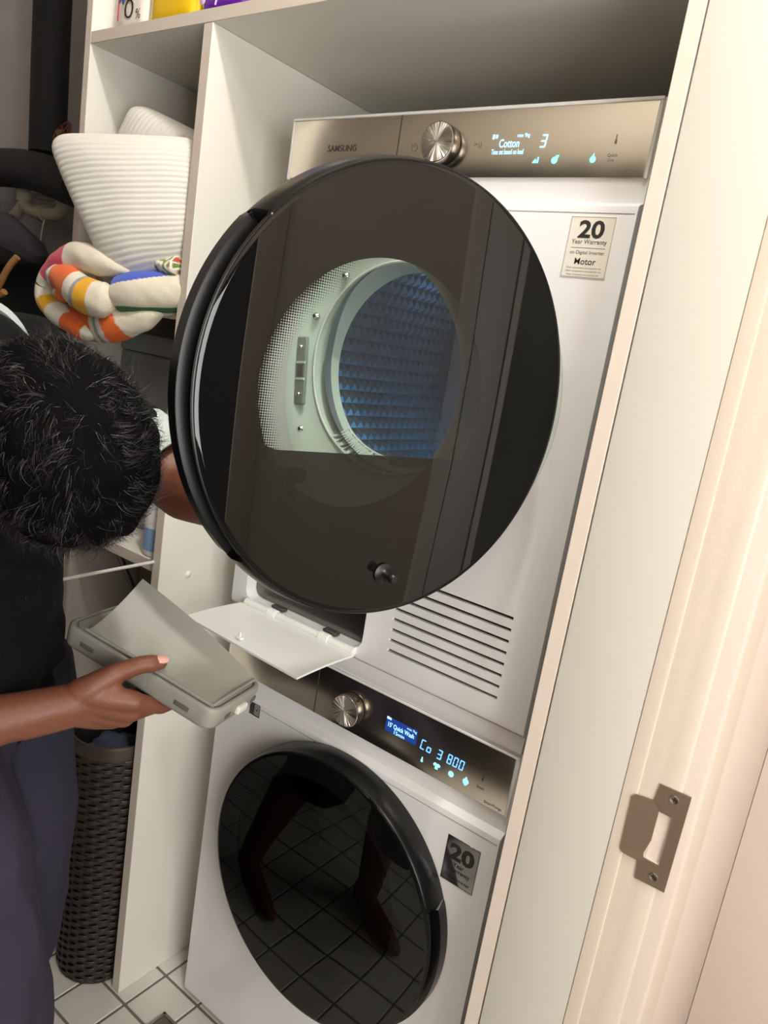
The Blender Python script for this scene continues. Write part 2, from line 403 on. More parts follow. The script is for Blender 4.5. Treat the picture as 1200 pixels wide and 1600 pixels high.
# ------------------------------------------------------------------ dryer (upper machine)
DZB, DZT, DLIP = .879, 1.7035, 1.5815
dry = thing('tumble_dryer', 'white tumble dryer stacked on top with its round black door swung open', 'dryer', (.3, .27, DZB))
shell = machine_shell('casing', DZB, DZT, DLIP, dry, False)
DC = Vector((.31, 0, 1.314)); HC = Vector((.268, 0, 1.340))
def cyl_cut(x, z, r, y0, y1, n=96):
    bm = bmesh.new(); bm_lathe(bm, [(0, 0), (r, 0), (r, y1-y0), (0, y1-y0)], Matrix.Translation((x, y1, z)) @ Matrix.Rotation(PI/2, 4, 'X'), n)
    bmesh.ops.recalc_face_normals(bm, faces=bm.faces); return from_bm('c', bm, ENAMEL)
cutters = [cyl_cut(DC.x, DC.z, .2445, -.05, .045), cyl_cut(HC.x+.02, 1.352, .2645, .044, .52)]
bm = bmesh.new(); bm_box(bm, (.036, -.05, .8985), (.3055, .20, 1.030), .022, 4); cutters.append(from_bm('c', bm, ENAMEL))
bm = bmesh.new()
for k in range(8): bm_box(bm, (.3545, -.05, .9168+.0171*k), (.5495, .03, .9168+.0171*k+.0048))
cutters.append(from_bm('c', bm, ENAMEL))
cut(shell, cutters)
# black sheet stands in for vent slot shade; liner for the filter bay
box('vent_shade', (.345, -.0055, .905), (.56, -.0035, 1.06), BLACKPL, dry, bev=0)
bm = bmesh.new(); bm_box(bm, (.0375, -.009, .900), (.304, .198, 1.0285), .0205, 4)
for f in list(bm.faces):
    if f.calc_center_median().y < .012: bm.faces.remove(f)
bmesh.ops.reverse_faces(bm, faces=bm.faces)
from_bm('filter_bay', bm, mat('bay_grey', s2l(112, 110, 106), .5), dry)
# opening ring inside the door seat: white plastic with screws and a latch socket
def ring_front(name, c0, r0, y0, c1, r1, y1, m, parent, n=96, steps=6):
    bm = bmesh.new(); rings = []
    for s in range(steps+1):
        t = s/steps; e = t*t*(3-2*t) if steps > 1 else t
        rings.append([bm.verts.new((c0.x+(c1.x-c0.x)*t + (r0+(r1-r0)*t)*math.cos(2*PI*k/n), y0+(y1-y0)*e, c0.z+(c1.z-c0.z)*t+(r0+(r1-r0)*t)*math.sin(2*PI*k/n))) for k in range(n)])
    for a, b in zip(rings, rings[1:]):
        for k in range(n): bm.faces.new((a[k], b[k], b[(k+1) % n], a[(k+1) % n]))
    return from_bm(name, bm, m, parent, angle=60)
DRING = mat('ring_plastic', s2l(214, 224, 214), .4)
ring = ring_front('door_seat', DC, .2444, -.0125, HC, .1585, .006, DRING, dry)
ring_front('opening_lip', HC, .1585, .006, HC, .152, .06, DRING, dry)
tube('lip_bead', [(HC.x+.1585*math.cos(2*PI*k/64), .0045, HC.z+.1585*math.sin(2*PI*k/64)) for k in range(65)], .0022, ENAMEL2, dry, n=8)
def on_ring(px, pz, t):   # point on the conical seat
    d = Vector((px, 0, pz)); return d
for x, z in ((.158, 1.4690), (.1085, 1.4025), (.1085, 1.2195), (.40, 1.49), (.46, 1.25)):
    lathe('screw', [(0, .0045), (.003, .004), (.0045, .0015), (.006, 0), (.006, -.004)], Matrix.Translation((x, -.0055, z)) @ Matrix.Rotation(PI/2, 4, 'X'), CHROME, ring, n=16)
bm = bmesh.new()
bm_box(bm, (-.0125, -.003, -.055), (.0125, .003, .055), .0028, 3, Matrix.Translation((.0965, -.0088, 1.313)) @ Matrix.Rotation(math.radians(-6), 4, 'Y') @ Matrix.Rotation(math.radians(-9), 4, 'Z'))
lt = from_bm('latch_socket', bm, mat('latch_grey', s2l(140, 146, 140), .45), dry)
Ml = Matrix.Translation((.0965, -.0122, 1.313)) @ Matrix.Rotation(math.radians(-6), 4, 'Y') @ Matrix.Rotation(math.radians(-9), 4, 'Z')
bm = bmesh.new(); bm_box(bm, (-.0115, -.0012, .0115), (.0115, .002, .0150), .0004, 1, Ml); from_bm('latch_rib', bm, DRING, lt)
bm = bmesh.new(); bm_box(bm, (-.0115, -.0012, -.0150), (.0115, .002, -.0115), .0004, 1, Ml); from_bm('latch_rib', bm, DRING, lt)
box('latch_slot', (-.0068, -.0008, -.0095), (.0068, .002, .0095), mat('slot_dark', s2l(70, 74, 72), .6), lt, bev=.0004, M=Ml)
for dz in (.038, -.038):
    lathe('latch_screw', [(0, .003), (.003, .0026), (.0048, 0), (.0048, -.003)], Ml @ Matrix.Translation((0, -.001, dz)) @ Matrix.Rotation(PI/2, 4, 'X'), CHROME, lt, n=14)
# lint duct grille low in the opening
bm = bmesh.new(); prev = None
def ductp(s, row): 
    a = math.radians(231 + 44*s); r = .1575 - .020*row
    return Vector((HC.x + r*math.cos(a), .004+.028*row, HC.z + r*math.sin(a)))
for row in (0, 1): bm_tube(bm, [ductp(s/20, row) for s in range(21)], .0022, 6)
for k in range(12):
    bm_tube(bm, [ductp(k/12, k % 2), ductp((k+1)/12, (k+1) % 2)], .0015, 6)
    bm_tube(bm, [ductp(k/12, 0), ductp(k/12, 1)], .0012, 6)
from_bm('lint_grille', bm, DRING, dry)
# drum: pyramid-studded barrel and back
DM = mat('drum_metal', s2l(150, 160, 170), .32, metal=.55)
bm = bmesh.new(); NU, NV, RD = 68, 19, .262; y0, y1 = .10, .50; Dx, Dz = .30, 1.355
gv = [[bm.verts.new((Dx+RD*math.cos(2*PI*u/NU), y0+(y1-y0)*v/NV, Dz+RD*math.sin(2*PI*u/NU))) for u in range(NU)] for v in range(NV+1)]
for v in range(NV):
    for u in range(NU):
        q = [gv[v][u], gv[v][(u+1) % NU], gv[v+1][(u+1) % NU], gv[v+1][u]]
        c = sum((w.co for w in q), Vector())/4; cc = c.copy(); cc.x += (Dx-c.x)*.020; cc.z += (Dz-c.z)*.020
        p = bm.verts.new(cc)
        for i in range(4): bm.faces.new((q[i], p, q[(i+1) % 4]))
from_bm('drum', bm, DM, dry, smooth=False)
lathe('drum_mouth', [(.1595, .006), (.168, .02), (.175, .04), (.225, .07), (.250, .085), (.2625, .10)], Matrix.Translation((.29, 0, 1.348)) @ Matrix.Rotation(-PI/2, 4, 'X'), DM, dry, n=72)
lathe('drum_back', [(0, .49), (.10, .492), (.11, .486), (.2, .49), (.262, .498)], Matrix.Translation((Dx, 0, Dz)) @ Matrix.Rotation(-PI/2, 4, 'X'), DM, dry, n=72)
dl = bpy.data.lights.new('drum_light', 'POINT'); dl.energy = .34; dl.color = (.10, .52, 1); dl.shadow_soft_size = .012
dlo = bpy.data.objects.new('drum_light', dl); COL.objects.link(dlo); dlo.location = (.275, .37, 1.21)
# control panel
cp = control_panel(dry, 1.6135, 1.6985, .2195, 'beige silver control panel with blue readout')
dial(dry, .3015, 1.6545)
PY = -.0016
text('brand_lettering', 'SAMSUNG', .058, .0095, (.112, PY, 1.6562), INKP, cp, bold=.012)
text('readout', 'Cotton', .030, .0105, (.4030, PY, 1.6560), LED, cp, bold=.01)
text('readout', 'Time set based on load', .048, .0065, (.4020, PY, 1.6455), LED, cp)
text('readout', 'max 9kg', .018, .0062, (.4225, PY, 1.6648), LED, cp)
rects('readout', [(.3765, 1.6615, .3795, 1.6675), (.3810, 1.6625, .3845, 1.6670)], PY, LED, cp)
seven('readout', '3', .4475, 1.6495, .0085, .0160, .0019, PY, LED, cp, .012)
poly('icon', FAN, .4465, 1.6347, .0062, PY, LEDC, cp); poly('icon', ROUND, .4725, 1.6340, .0078, PY, LEDC, cp, ([(.1, .75), (.5, .2), (.75, .75)],)); poly('icon', ROUND, .5240, 1.6342, .0072, PY, LEDC, cp, ([(-.35, .3), (.2, .3), (.1, 1.1)],))
text('printed_mark', 'Quick', .0125, .0042, (.5485, PY, 1.6385), INKP, cp); text('printed_mark', 'Dry', .008, .0042, (.5475, PY, 1.6328), INKP, cp)
text('printed_mark', 'SmartThings', .0285, .0052, (.5720, PY, 1.6203), INKP, cp)
poly('printed_mark', [(p[0]*.55, p[1]) for p in THERMO], .5490, 1.6570, .008, PY, INKP, cp)
bm = bmesh.new(); bm_tube(bm, [(.2495+.0052*math.cos(a), PY, 1.6540+.0052*math.sin(a)) for a in [PI/2+.6+(2*PI-1.2)*k/16 for k in range(17)]], .0004, 5); bm_tube(bm, [(.2495, PY, 1.655), (.2495, PY, 1.6605)], .0004, 5)
from_bm('printed_mark', bm, INKP, cp)
text('printed_mark', '>||', .0115, .0080, (.3545, PY, 1.6550), INKP, cp)
MARK = mat('printed_grey', s2l(128, 121, 111), .6)
for o_ in cp.children:
    if o_.name.startswith('printed_mark'): o_.data.materials[0] = MARK
# warranty stickers
def sticker(root, x0, x1, z0, z1, label, lines, foil):
    st = box('warranty_sticker', (x0, -.0127, z0), (x1, -.0119, z1), foil, root, bev=.0002, seg=1); st['label'] = label
    b_ = .0010
    rects('border', [(x0+b_, z0+b_, x1-b_, z0+b_+.0004), (x0+b_, z1-b_-.0004, x1-b_, z1-b_), (x0+b_, z0+b_, x0+b_+.0004, z1-b_), (x1-b_-.0004, z0+b_, x1-b_, z1-b_)], -.0130, INK, st)
    for s, w, h, dx, z, bold in lines:
        text('lettering', s, w, h, ((x0+x1)/2+dx, -.0130, z), INK, st, bold=bold)
    return st
st1 = sticker(dry, .5168, .5760, 1.4920, 1.5655, 'white and silver 20 year warranty sticker',
        [('20', .0335, .0215, 0, 1.5500, .03), ('Year Warranty', .046, .0070, 0, 1.5345, .004), ('on Digital Inverter', .045, .0056, 0, 1.5220, .0), ('Motor', .028, .0078, 0, 1.5120, .008)], FOIL)
rects('lettering', [(.524, 1.5278, .569, 1.5283)], -.0130, INK, st1)
for z, ww in ((1.5040, .046), (1.5000, .047), (1.4958, .042)):
    text('lettering', 'Other components warranted for the', ww, .0026, (.546, -.0130, z), INKP, st1)
box('front_seam', (.004, -.01235, DLIP-.0125), (.596, -.0118, DLIP-.0115), mat('seam_grey', s2l(150, 148, 145), .6), dry, bev=0)
# drop-down filter flap with its two hinge barrels
flap = bmesh.new()
TL, TR, BR, BL = Vector((.046, -.020, .8905)), Vector((.2995, -.020, .8905)), Vector((.2995, -.1480, .8850)), Vector((.019, -.1270, .8850))
TL = Vector((.0365, -.020, .8905)); BL = Vector((.0270, -.1365, .8850)); BR = Vector((.2955, -.1470, .8850))
nn = 14; g0 = [[None]*(nn+1) for _ in range(nn+1)]
for i in range(nn+1):
    for j in range(nn+1):
        s, t = i/nn, j/nn
        p = (TL*(1-s)+TR*s)*(1-t) + (BL*(1-s)+BR*s)*t; p.z += .002*math.sin(PI*t)
        g0[i][j] = flap.verts.new(p)
for i in range(nn):
    for j in range(nn): flap.faces.new((g0[i][j], g0[i][j+1], g0[i+1][j+1], g0[i+1][j]))
ex = bmesh.ops.extrude_face_region(flap, geom=list(flap.faces)); bmesh.ops.translate(flap, vec=(0, 0, -.0035), verts=[g for g in ex['geom'] if isinstance(g, bmesh.types.BMVert)])
bmesh.ops.recalc_face_normals(flap, faces=flap.faces)
fo = from_bm('filter_flap', flap, ENAMEL2, dry, angle=50); fo['label'] = 'white flap folded down flat'
tube('hinge_bar', [(.044, -.0155, .8935), (.296, -.0155, .8935)], .0068, ENAMEL2, dry, n=20)
for x in (.1120, .2330):
    bm = bmesh.new()
    for k in range(6): bm_lathe(bm, [(0, 0), (.0082, .0002), (.0090, .0012), (.0082, .0026), (0, .0028)], Matrix.Translation((x-.010+k*.0034, -.0155, .8935)) @ Matrix.Rotation(PI/2, 4, 'Y'), 18)
    bm_box(bm, (x-.010, -.018, .8900), (x+.0105, .012, .8965), .0015, 1)
    from_bm('hinge', bm, ENAMEL2, dry)
    bmx = bmesh.new(); bm_box(bmx, (x-.013, -.010, .9005), (x+.016, .004, .9055), .0015, 1); from_bm('hinge_slot', bmx, SEAMD, dry)
bm = bmesh.new(); bm_box(bm, (.143, -.132, .8868), (.157, -.124, .8912), .001, 1); bm_lathe(bm, [(.0024, 0), (.0018, .008), (0, .0095)], Matrix.Translation((.150, -.127, .8905)), 10); from_bm('catch', bm, ENAMEL2, fo)
# door, hinged on the right and opened 72.5 degrees
TH = math.radians(72.5); CEN = Vector((.5024, -.2824, 1.317))
DT = Vector((math.cos(TH), math.sin(TH), 0)); DN = Vector((math.sin(TH), -math.cos(TH), 0)); DZ = Vector((0, 0, 1))
MD = Matrix.Identity(4)
for i in range(3): MD[i][0] = DT[i]; MD[i][1] = DZ[i]; MD[i][2] = DN[i]
MD.translation = CEN                        # local x to the hinge, y up, z out of the glass
def window_mask(cx, cy, r, chord, low, frit):
    def build(nt):
        tc = nt.nodes.new('ShaderNodeTexCoord'); sx = nt.nodes.new('ShaderNodeSeparateXYZ'); nt.links.new(tc.outputs['Object'], sx.inputs[0])
        def mth(op, a, b=None, c=None):
            n = nt.nodes.new('ShaderNodeMath'); n.operation = op
            for i, v in enumerate((a, b, c)):
                if v is None: continue
                if isinstance(v, (int, float)): n.inputs[i].default_value = v
                else: nt.links.new(v, n.inputs[i])
            return n.outputs[0]
        u = mth('SUBTRACT', sx.outputs[0], cx); v = mth('SUBTRACT', sx.outputs[1], cy)
        d = mth('SQRT', mth('ADD', mth('MULTIPLY', u, u), mth('MULTIPLY', v, v)))
        ins = mth('LESS_THAN', d, r)
        # printed dots shrinking inward from the rim of the window
        cell = .0024
        fx = mth('SUBTRACT', mth('FRACT', mth('DIVIDE', sx.outputs[0], cell)), .5); fy = mth('SUBTRACT', mth('FRACT', mth('DIVIDE', sx.outputs[1], cell)), .5)
        dd = mth('SQRT', mth('ADD', mth('MULTIPLY', fx, fx), mth('MULTIPLY', fy, fy)))
        left = mth('MINIMUM', mth('MAXIMUM', mth('MULTIPLY', mth('SUBTRACT', -.035, u), 18), 0), 1)
        rad = mth('MULTIPLY', mth('MULTIPLY', mth('DIVIDE', mth('SUBTRACT', d, r-frit), frit), .56), left)
        dots = mth('GREATER_THAN', dd, rad)
        up = mth('GREATER_THAN', sx.outputs[1], chord)
        dim = mth('ADD', mth('MULTIPLY', up, 1-low), low)
        corner = mth('GREATER_THAN', mth('ADD', sx.outputs[1], mth('MULTIPLY', mth('MULTIPLY', mth('MINIMUM', mth('ADD', sx.outputs[0], .140), 0), mth('MINIMUM', mth('ADD', sx.outputs[0], .140), 0)), -14)), chord)
        dim = mth('MULTIPLY', dim, 1)
        upc = mth('ADD', mth('MULTIPLY', corner, 1-low), low)
        return mth('MULTIPLY', mth('MULTIPLY', ins, dots), upc)
    return build
DGLASS = tinted_glass('door_glass', window_mask(-.035, .0, .1365, -.0555, .035, .026), (.70, .80, .755, 1), 1.55)
WGLASS = tinted_glass('washer_glass', window_mask(-.010, .02, .172, -.4, .3, .002), (.10, .125, .12, 1), 1.44)
def door_glass(m, M, root):
    bm = bmesh.new(); bm_lathe(bm, [(0, 0), (.10, 0), (.2255, 0), (.2260, -.00003), (.2290, -.0012), (.2295, -.0022)], Matrix.Identity(4), 128)
    bmesh.ops.recalc_face_normals(bm, faces=bm.faces)
    for f in bm.faces:
        if f.normal.z < 0: f.normal_flip()
    o = from_bm('door', bm, m, root); o.matrix_world = M
    o.matrix_parent_inverse = Matrix.Translation(-root.location); o.matrix_basis = M
    return o
def door_rim(M, h0, h1, notch):
    """rim turned about the door axis with a finger recess between the angles h0 and h1 (degrees)"""
    N = 180; bm = bmesh.new(); rings = []
    base = [(.2295, -.0022), (.2312, -.0020), (.2330, -.0045), (.2352, -.014), (.2368, -.026), (.2362, -.036), (.2345, -.046), (.222, -.048), (.200, -.050)]
    grip = [(.2295, -.0022), (.2308, -.0025), (.2300, -.0050), (.2180, -.0080), (.2150, -.018), (.2200, -.024), (.2362, -.026), (.2366, -.046), (.222, -.048)]
    grip = grip[:7] + [(.2366, -.045), (.222, -.048)][:1] + [(.200, -.050)]
    for k in range(N):
        a = 360*k/N
        in_ = h0 < a < h1 if h0 < h1 else (a > h0 or a < h1)
        pr = grip if in_ else base
        if len(pr) < len(base): pr = pr + [pr[-1]]*(len(base)-len(pr))
        rings.append([bm.verts.new(M @ Vector((r*math.cos(math.radians(a)), r*math.sin(math.radians(a)), h))) for r, h in pr])
    for i in range(N):
        A, B = rings[i], rings[(i+1) % N]
        for j in range(len(base)-1):
            try: bm.faces.new((A[j], A[j+1], B[j+1], B[j]))
            except ValueError: pass
    bmesh.ops.recalc_face_normals(bm, faces=bm.faces)
    return bm
dd = door_glass(DGLASS, MD, dry); dd['label'] = 'round black glass door'
rim = from_bm('door_rim', door_rim(MD, 140, 226, True), BLACKGLOSS, dry, angle=35); rim['label'] = 'glossy black rim with a finger recess'
# bright trim lines either side of the finger recess
def arc(r, h, a0, a1, M, n=40): return [M @ Vector((r*math.cos(math.radians(a0+(a1-a0)*k/n)), r*math.sin(math.radians(a0+(a1-a0)*k/n)), h)) for k in range(n+1)]
tube('grip_trim', arc(.2305, -.0055, 141, 224, MD), .0006, RIMM, dry, n=6)
tube('grip_trim', arc(.2364, -.0265, 141, 224, MD), .0004, RIMM, dry, n=6)
bm = bmesh.new(); bm_box(bm, (-.0012, -.004, -.022), (.0012, .011, .004), .0004, 1, MD @ Matrix.Rotation(math.radians(140), 4, 'Z') @ Matrix.Translation((.2270, 0, -.006)) @ Matrix.Rotation(PI/2, 4, 'Z')); from_bm('grip_end', bm, CHROME, dry)
# rear frame of the door with the drum-side window
bm = bmesh.new(); N = 120
def rp(r, a, cx, cy, h): return MD @ Vector((cx+r*math.cos(a), cy+r*math.sin(a), h))
o1 = [bm.verts.new(rp(.201, 2*PI*k/N, 0, 0, -.050)) for k in range(N)]
i1 = [bm.verts.new(rp(.138, 2*PI*k/N, -.018, .012, -.058)) for k in range(N)]
i2 = [bm.verts.new(rp(.136, 2*PI*k/N, -.018, .012, -.044)) for k in range(N)]
i3 = [bm.verts.new(rp(.150, 2*PI*k/N, -.018, .012, -.006)) for k in range(N)]
for A, B in ((o1, i1), (i1, i2), (i2, i3)):
    for k in range(N): bm.faces.new((A[k], A[(k+1) % N], B[(k+1) % N], B[k]))
from_bm('door_liner', bm, mat('liner_grey', s2l(52, 54, 54), .35), dry)
bm = bmesh.new(); Mb = MD @ Matrix.Translation((.0038, -.1847, 0))
bm_lathe(bm, [(0, .001), (.0105, .001), (.0112, .0022), (.0060, .0045), (.0038, .008), (.0036, .015), (.0052, .017), (.0056, .021), (.0040, .0235), (0, .024)], Mb, 28); bmesh.ops.recalc_face_normals(bm, faces=bm.faces)
from_bm('bumper', bm, BLACKPL, dd); bpy.data.objects['bumper'].parent = dry; bpy.data.objects['bumper'].matrix_parent_inverse = Matrix.Translation(-dry.location)
# hinge arms joining door and casing
bm = bmesh.new()
for z in (1.39, 1.25): bm_tube(bm, smooth_path([MD @ Vector((.150, z-1.317, -.050)), (.515, -.100, z), (.500, .0, z)], 4), .009, 10)
from_bm('hinge_bracket', bm, ENAMEL2, dry)['kind'] = 'stuff'

# ------------------------------------------------------------------ washer (lower machine)
WZB, WZT, WLIP = .022, .849, .7195
was = thing('washing_machine', 'white front-loading washing machine under the dryer with closed black door', 'washing machine', (.3, .27, 0))
wsh = machine_shell('casing', WZB, WZT, WLIP, was, True)
WC = Vector((.3175, -.060, .485))
cut(wsh, [cyl_cut(WC.x, WC.z, .200, -.05, .03), cyl_cut(WC.x, WC.z, .245, .029, .44)])
lathe('drum', [(.198, .0), (.185, .03), (.180, .06), (.235, .09), (.235, .40), (0, .405)], Matrix.Translation((WC.x, 0, WC.z)) @ Matrix.Rotation(-PI/2, 4, 'X'), mat('washer_drum', s2l(120, 122, 124), .35, metal=.6), was, n=64)
MW = Matrix.Identity(4)
MW[1][1] = 0; MW[2][2] = 0; MW[2][1] = 1; MW[1][2] = -1; MW.translation = WC
wd_ = door_glass(WGLASS, MW, was); wd_['label'] = 'round black glass door'
wr = from_bm('door_rim', door_rim(MW, 320, 24, True), BLACKGLOSS, was, angle=35)
tube('grip_trim', arc(.2305, -.0055, -39, 23, MW), .0008, RIMM, was, n=6)
bm = bmesh.new(); bm_box(bm, (-.010, -.0125, WZT), (.5985, .0, .8765)) if False else None
extrude_x('stacking_strip', [(.5, WZT+.0008), (-.0025, WZT+.0008), (-.004, WZT+.003), (-.004, DZB-.0022), (.5, DZB-.0022)], .0015, .5985, ENAMEL, was)
for x in (.05, .55):
    for y in (.05, .5): lathe('foot', [(.02, 0), (.02, .012), (.008, .014), (.008, .024)], Matrix.Translation((x, y, 0)), BLACKPL, was, n=20)
box('front_seam', (.004, -.01235, WLIP-.0125), (.596, -.0118, WLIP-.0115), bpy.data.materials['seam_grey'], was, bev=0)
wp = control_panel(was, .7490, .8395, .2215, 'dark silver control panel with blue readout')
dial(was, .2995, .7925)
sl = rects('screen', [(.3690, .7840, .4290, .8085)], PY+.0002, LEDB, wp)
text('readout', "15' Quick Wash", .050, .0095, (.3990, PY-.0002, .7960), LED, wp, bold=.012)
text('readout', '15min', .020, .0062, (.3970, PY-.0002, .7872), LED, wp)
text('readout', 'max 7kg', .018, .0050, (.4185, PY-.0002, .8045), LED, wp)
rects('readout', [(.3700, .8045, .3745, .8085), (.3750, .8045, .3785, .8080)], PY-.0002, LED, wp)
LEDD = mat('digit_led', (0, 0, 0, 1), .5, emit=((.12, .35, 1, 1), 2.6))
seven('readout', 'Co', .4370, .7835, .0080, .0165, .0016, PY, LEDD, wp, .0115)
seven('readout', '3', .4680, .7815, .0080, .0160, .0017, PY, LEDD, wp, .012)
seven('readout', '800', .4860, .7825, .0076, .0160, .0016, PY, LEDD, wp, .0105)
poly('icon', THERMO, .4446, .7678, .0060, PY, LEDC, wp); poly('icon', SHIRT, .4714, .7692, .0085, PY, LEDC, wp); poly('icon', ROUND, .4975, .7690, .0085, PY, LEDC, wp); poly('icon', DROP, .5232, .7691, .0085, PY, LEDC, wp)
INKW = mat('panel_print', s2l(74, 69, 64), .6)
text('printed_mark', 'SmartThings', .0285, .0052, (.5720, PY, .7545), INKW, wp); text('printed_mark', 'Smart', .0125, .0042, (.5480, PY, .7720), INKW, wp)
poly('printed_mark', [(p[0]*.55, p[1]) for p in THERMO], .5490, .7885, .007, PY, INKW, wp)
st2 = sticker(was, .5180, .5745, .6100, .6840, 'mirror silver 20 year warranty sticker',
        [('20', .0430, .0270, 0, .6615, .04), ('Year', .018, .0070, -.002, .6420, .012), ('Warranty', .038, .0085, 0, .6325, .012), ('Digital Inverter', .042, .0056, 0, .6195, .006)], mat('mirror_foil', s2l(150, 150, 150), .10, metal=1))
tg_ = box('sticker', (.083, -.0127, .6900), (.1085, -.0119, .7135), mat('tag_dark', s2l(60, 58, 56), .4), was, bev=.0002); tg_['label'] = 'small dark square sticker'
rects('border', [(.0955, .693, .1075, .7125)], -.0129, mat('tag_grey', s2l(170, 166, 160), .5), tg_)
rects('mark', [(.0975, .696, .0985, .7095), (.1045, .696, .1055, .7095), (.0985, .696, .1045, .697), (.0985, .7085, .1045, .7095), (.100, .700, .103, .7055)], -.0130, INK, tg_)

# laundry behind the washer glass: a soft crumpled heap
def crumple(name, c, r, m, parent=None, seed=1, sub=4, amp=.35, freq=2.2):
    bm = bmesh.new(); vs = bmesh.ops.create_icosphere(bm, subdivisions=sub, radius=1)['verts']
    for v in vs:
        d = v.co.normalized(); p = d*freq + Vector((seed*3.1, seed*1.7, seed))
        k = 1 + amp*noise.noise(p) + amp*.6*abs(noise.noise(p*2.3)) - amp*.35*abs(noise.noise(p*4.1))
        v.co = Vector((d.x*r[0]*k, d.y*r[1]*k, d.z*r[2]*k)) + Vector(c)
    return from_bm(name, bm, m, parent, angle=None)
lau = crumple('laundry', (.30, .16, .43), (.15, .09, .14), mat('laundry_cloth', s2l(170, 186, 186), .9), seed=3, amp=.55)
tag(lau, 'pale wet laundry heaped behind the dark washing machine window', 'laundry')

# ------------------------------------------------------------------ floor drain
fd = thing('floor_drain', 'square steel floor drain set in the tiles before the machines', 'drain', (.047, -.105, 0))
bm = bmesh.new()
for lo, hi in (((.004, -.15, -.003), (.010, -.06, .003)), ((.084, -.15, -.003), (.090, -.06, .003)), ((.004, -.066, -.003), (.090, -.06, .003)), ((.004, -.15, -.003), (.090, -.144, .003))): bm_box(bm, lo, hi, .0006, 1)
from_bm('drain_frame', bm, STEEL, fd)
bm = bmesh.new(); bm_box(bm, (.010, -.144, -.003), (.084, -.066, .0018), .0004, 1); from_bm('drain_cover', bm, mat('drain_steel', s2l(120, 120, 108), .3, metal=.9), fd)

# ------------------------------------------------------------------ detergent packs on the top shelf
def pouch(name, x0, x1, yc, z0, h, d, m, label, cat, top=.75):
    """stand-up pack: rounded base, waist and neck, as one body"""
    t = thing(name, label, cat, ((x0+x1)/2, yc, z0)); bm = bmesh.new(); N = 40; rows = []
    for k, (s, w) in enumerate(((0, .94), (.006, 1.0), (.06, 1.0), (.4, 1.0), (.7, .96), (.9, .80), (.97, .5), (1, top*.4))):
        hw = (x1-x0)/2*w; hd = d/2*w
        rows.append([bm.verts.new(((x0+x1)/2 + hw*math.copysign(abs(math.cos(a))**.45, math.cos(a)), yc + hd*math.copysign(abs(math.sin(a))**.6, math.sin(a)), z0+h*s)) for a in [2*PI*i/N for i in range(N)]])
    for A, B in zip(rows, rows[1:]):
        for i in range(N): bm.faces.new((A[i], A[(i+1) % N], B[(i+1) % N], B[i]))
    bm.faces.new(rows[0][::-1]); bm.faces.new(rows[-1])
    from_bm('pack', bm, m, t, angle=60)
    lathe('cap', [(.017, 0), (.018, .002), (.017, .022), (.012, .026), (0, .026)], Matrix.Translation(((x0+x1)/2, yc, z0+h-.002)), ENAMEL2, t, n=24)
    return t
ZS = 1.8352
w1 = pouch('detergent_pack', -.372, -.288, -.058, ZS, .22, .066, mat('pink_white_pack', s2l(238, 226, 214), .35), 'cream detergent pack printed 0% with pink script on the top shelf', 'detergent')
text('lettering', '0', .026, .030, (-.3330, -.0925, ZS+.028), INK, w1, bold=-.01); text('lettering', '%', .014, .016, (-.3065, -.0922, ZS+.018), INK, w1)
PINK = mat('pink_ink', s2l(226, 90, 130), .5); NAVY = mat('navy_ink', s2l(70, 80, 130), .5)
bm = bmesh.new()
for k in range(5): bm_tube(bm, smooth_path([(-.362+.012*k, -.0921, ZS+.040+.005*k), (-.356+.012*k, -.0921, ZS+.050+.005*k), (-.352+.012*k, -.0921, ZS+.038+.005*k), (-.347+.012*k, -.0921, ZS+.046+.005*k)], 4), .0014, 5)
from_bm('lettering', bm, NAVY, w1)
bm = bmesh.new(); bm_box(bm, (-.352, -.0923, ZS+.062), (-.318, -.0917, ZS+.084), .0002, 1); bm_box(bm, (-.366, -.0923, ZS+.012), (-.362, -.0917, ZS+.062)); from_bm('print', bm, PINK, w1)
for k in range(6): pass
pouch('detergent_pack', -.284, -.152, -.060, ZS, .24, .070, mat('yellow_pack', s2l(240, 196, 12), .15, coat=.6), 'glossy yellow detergent pack between the cream and purple packs', 'detergent')
pp = pouch('detergent_pack', -.146, -.030, -.062, ZS, .24, .070, mat('purple_pack', s2l(112, 44, 168), .16, coat=.6), 'glossy purple detergent pack beside the yellow one', 'detergent')
bm = bmesh.new(); bm_tube(bm, smooth_path([(-.100, -.0975, ZS+.004), (-.092, -.0979, ZS+.03), (-.085, -.0979, ZS+.07)], 5), .0015, 6); bm_lathe(bm, [(0, .001), (.006, .0006), (.007, 0)], Matrix.Translation((-.132, -.0965, ZS+.015)) @ Matrix.Rotation(PI/2, 4, 'X'), 14); from_bm('print', bm, mat('lilac', s2l(222, 190, 236), .4), pp)
pouch('detergent_bottle', -.027, .05, -.050, ZS, .20, .06, ENAMEL2, 'plain white bottle at the right of the purple pack', 'bottle')

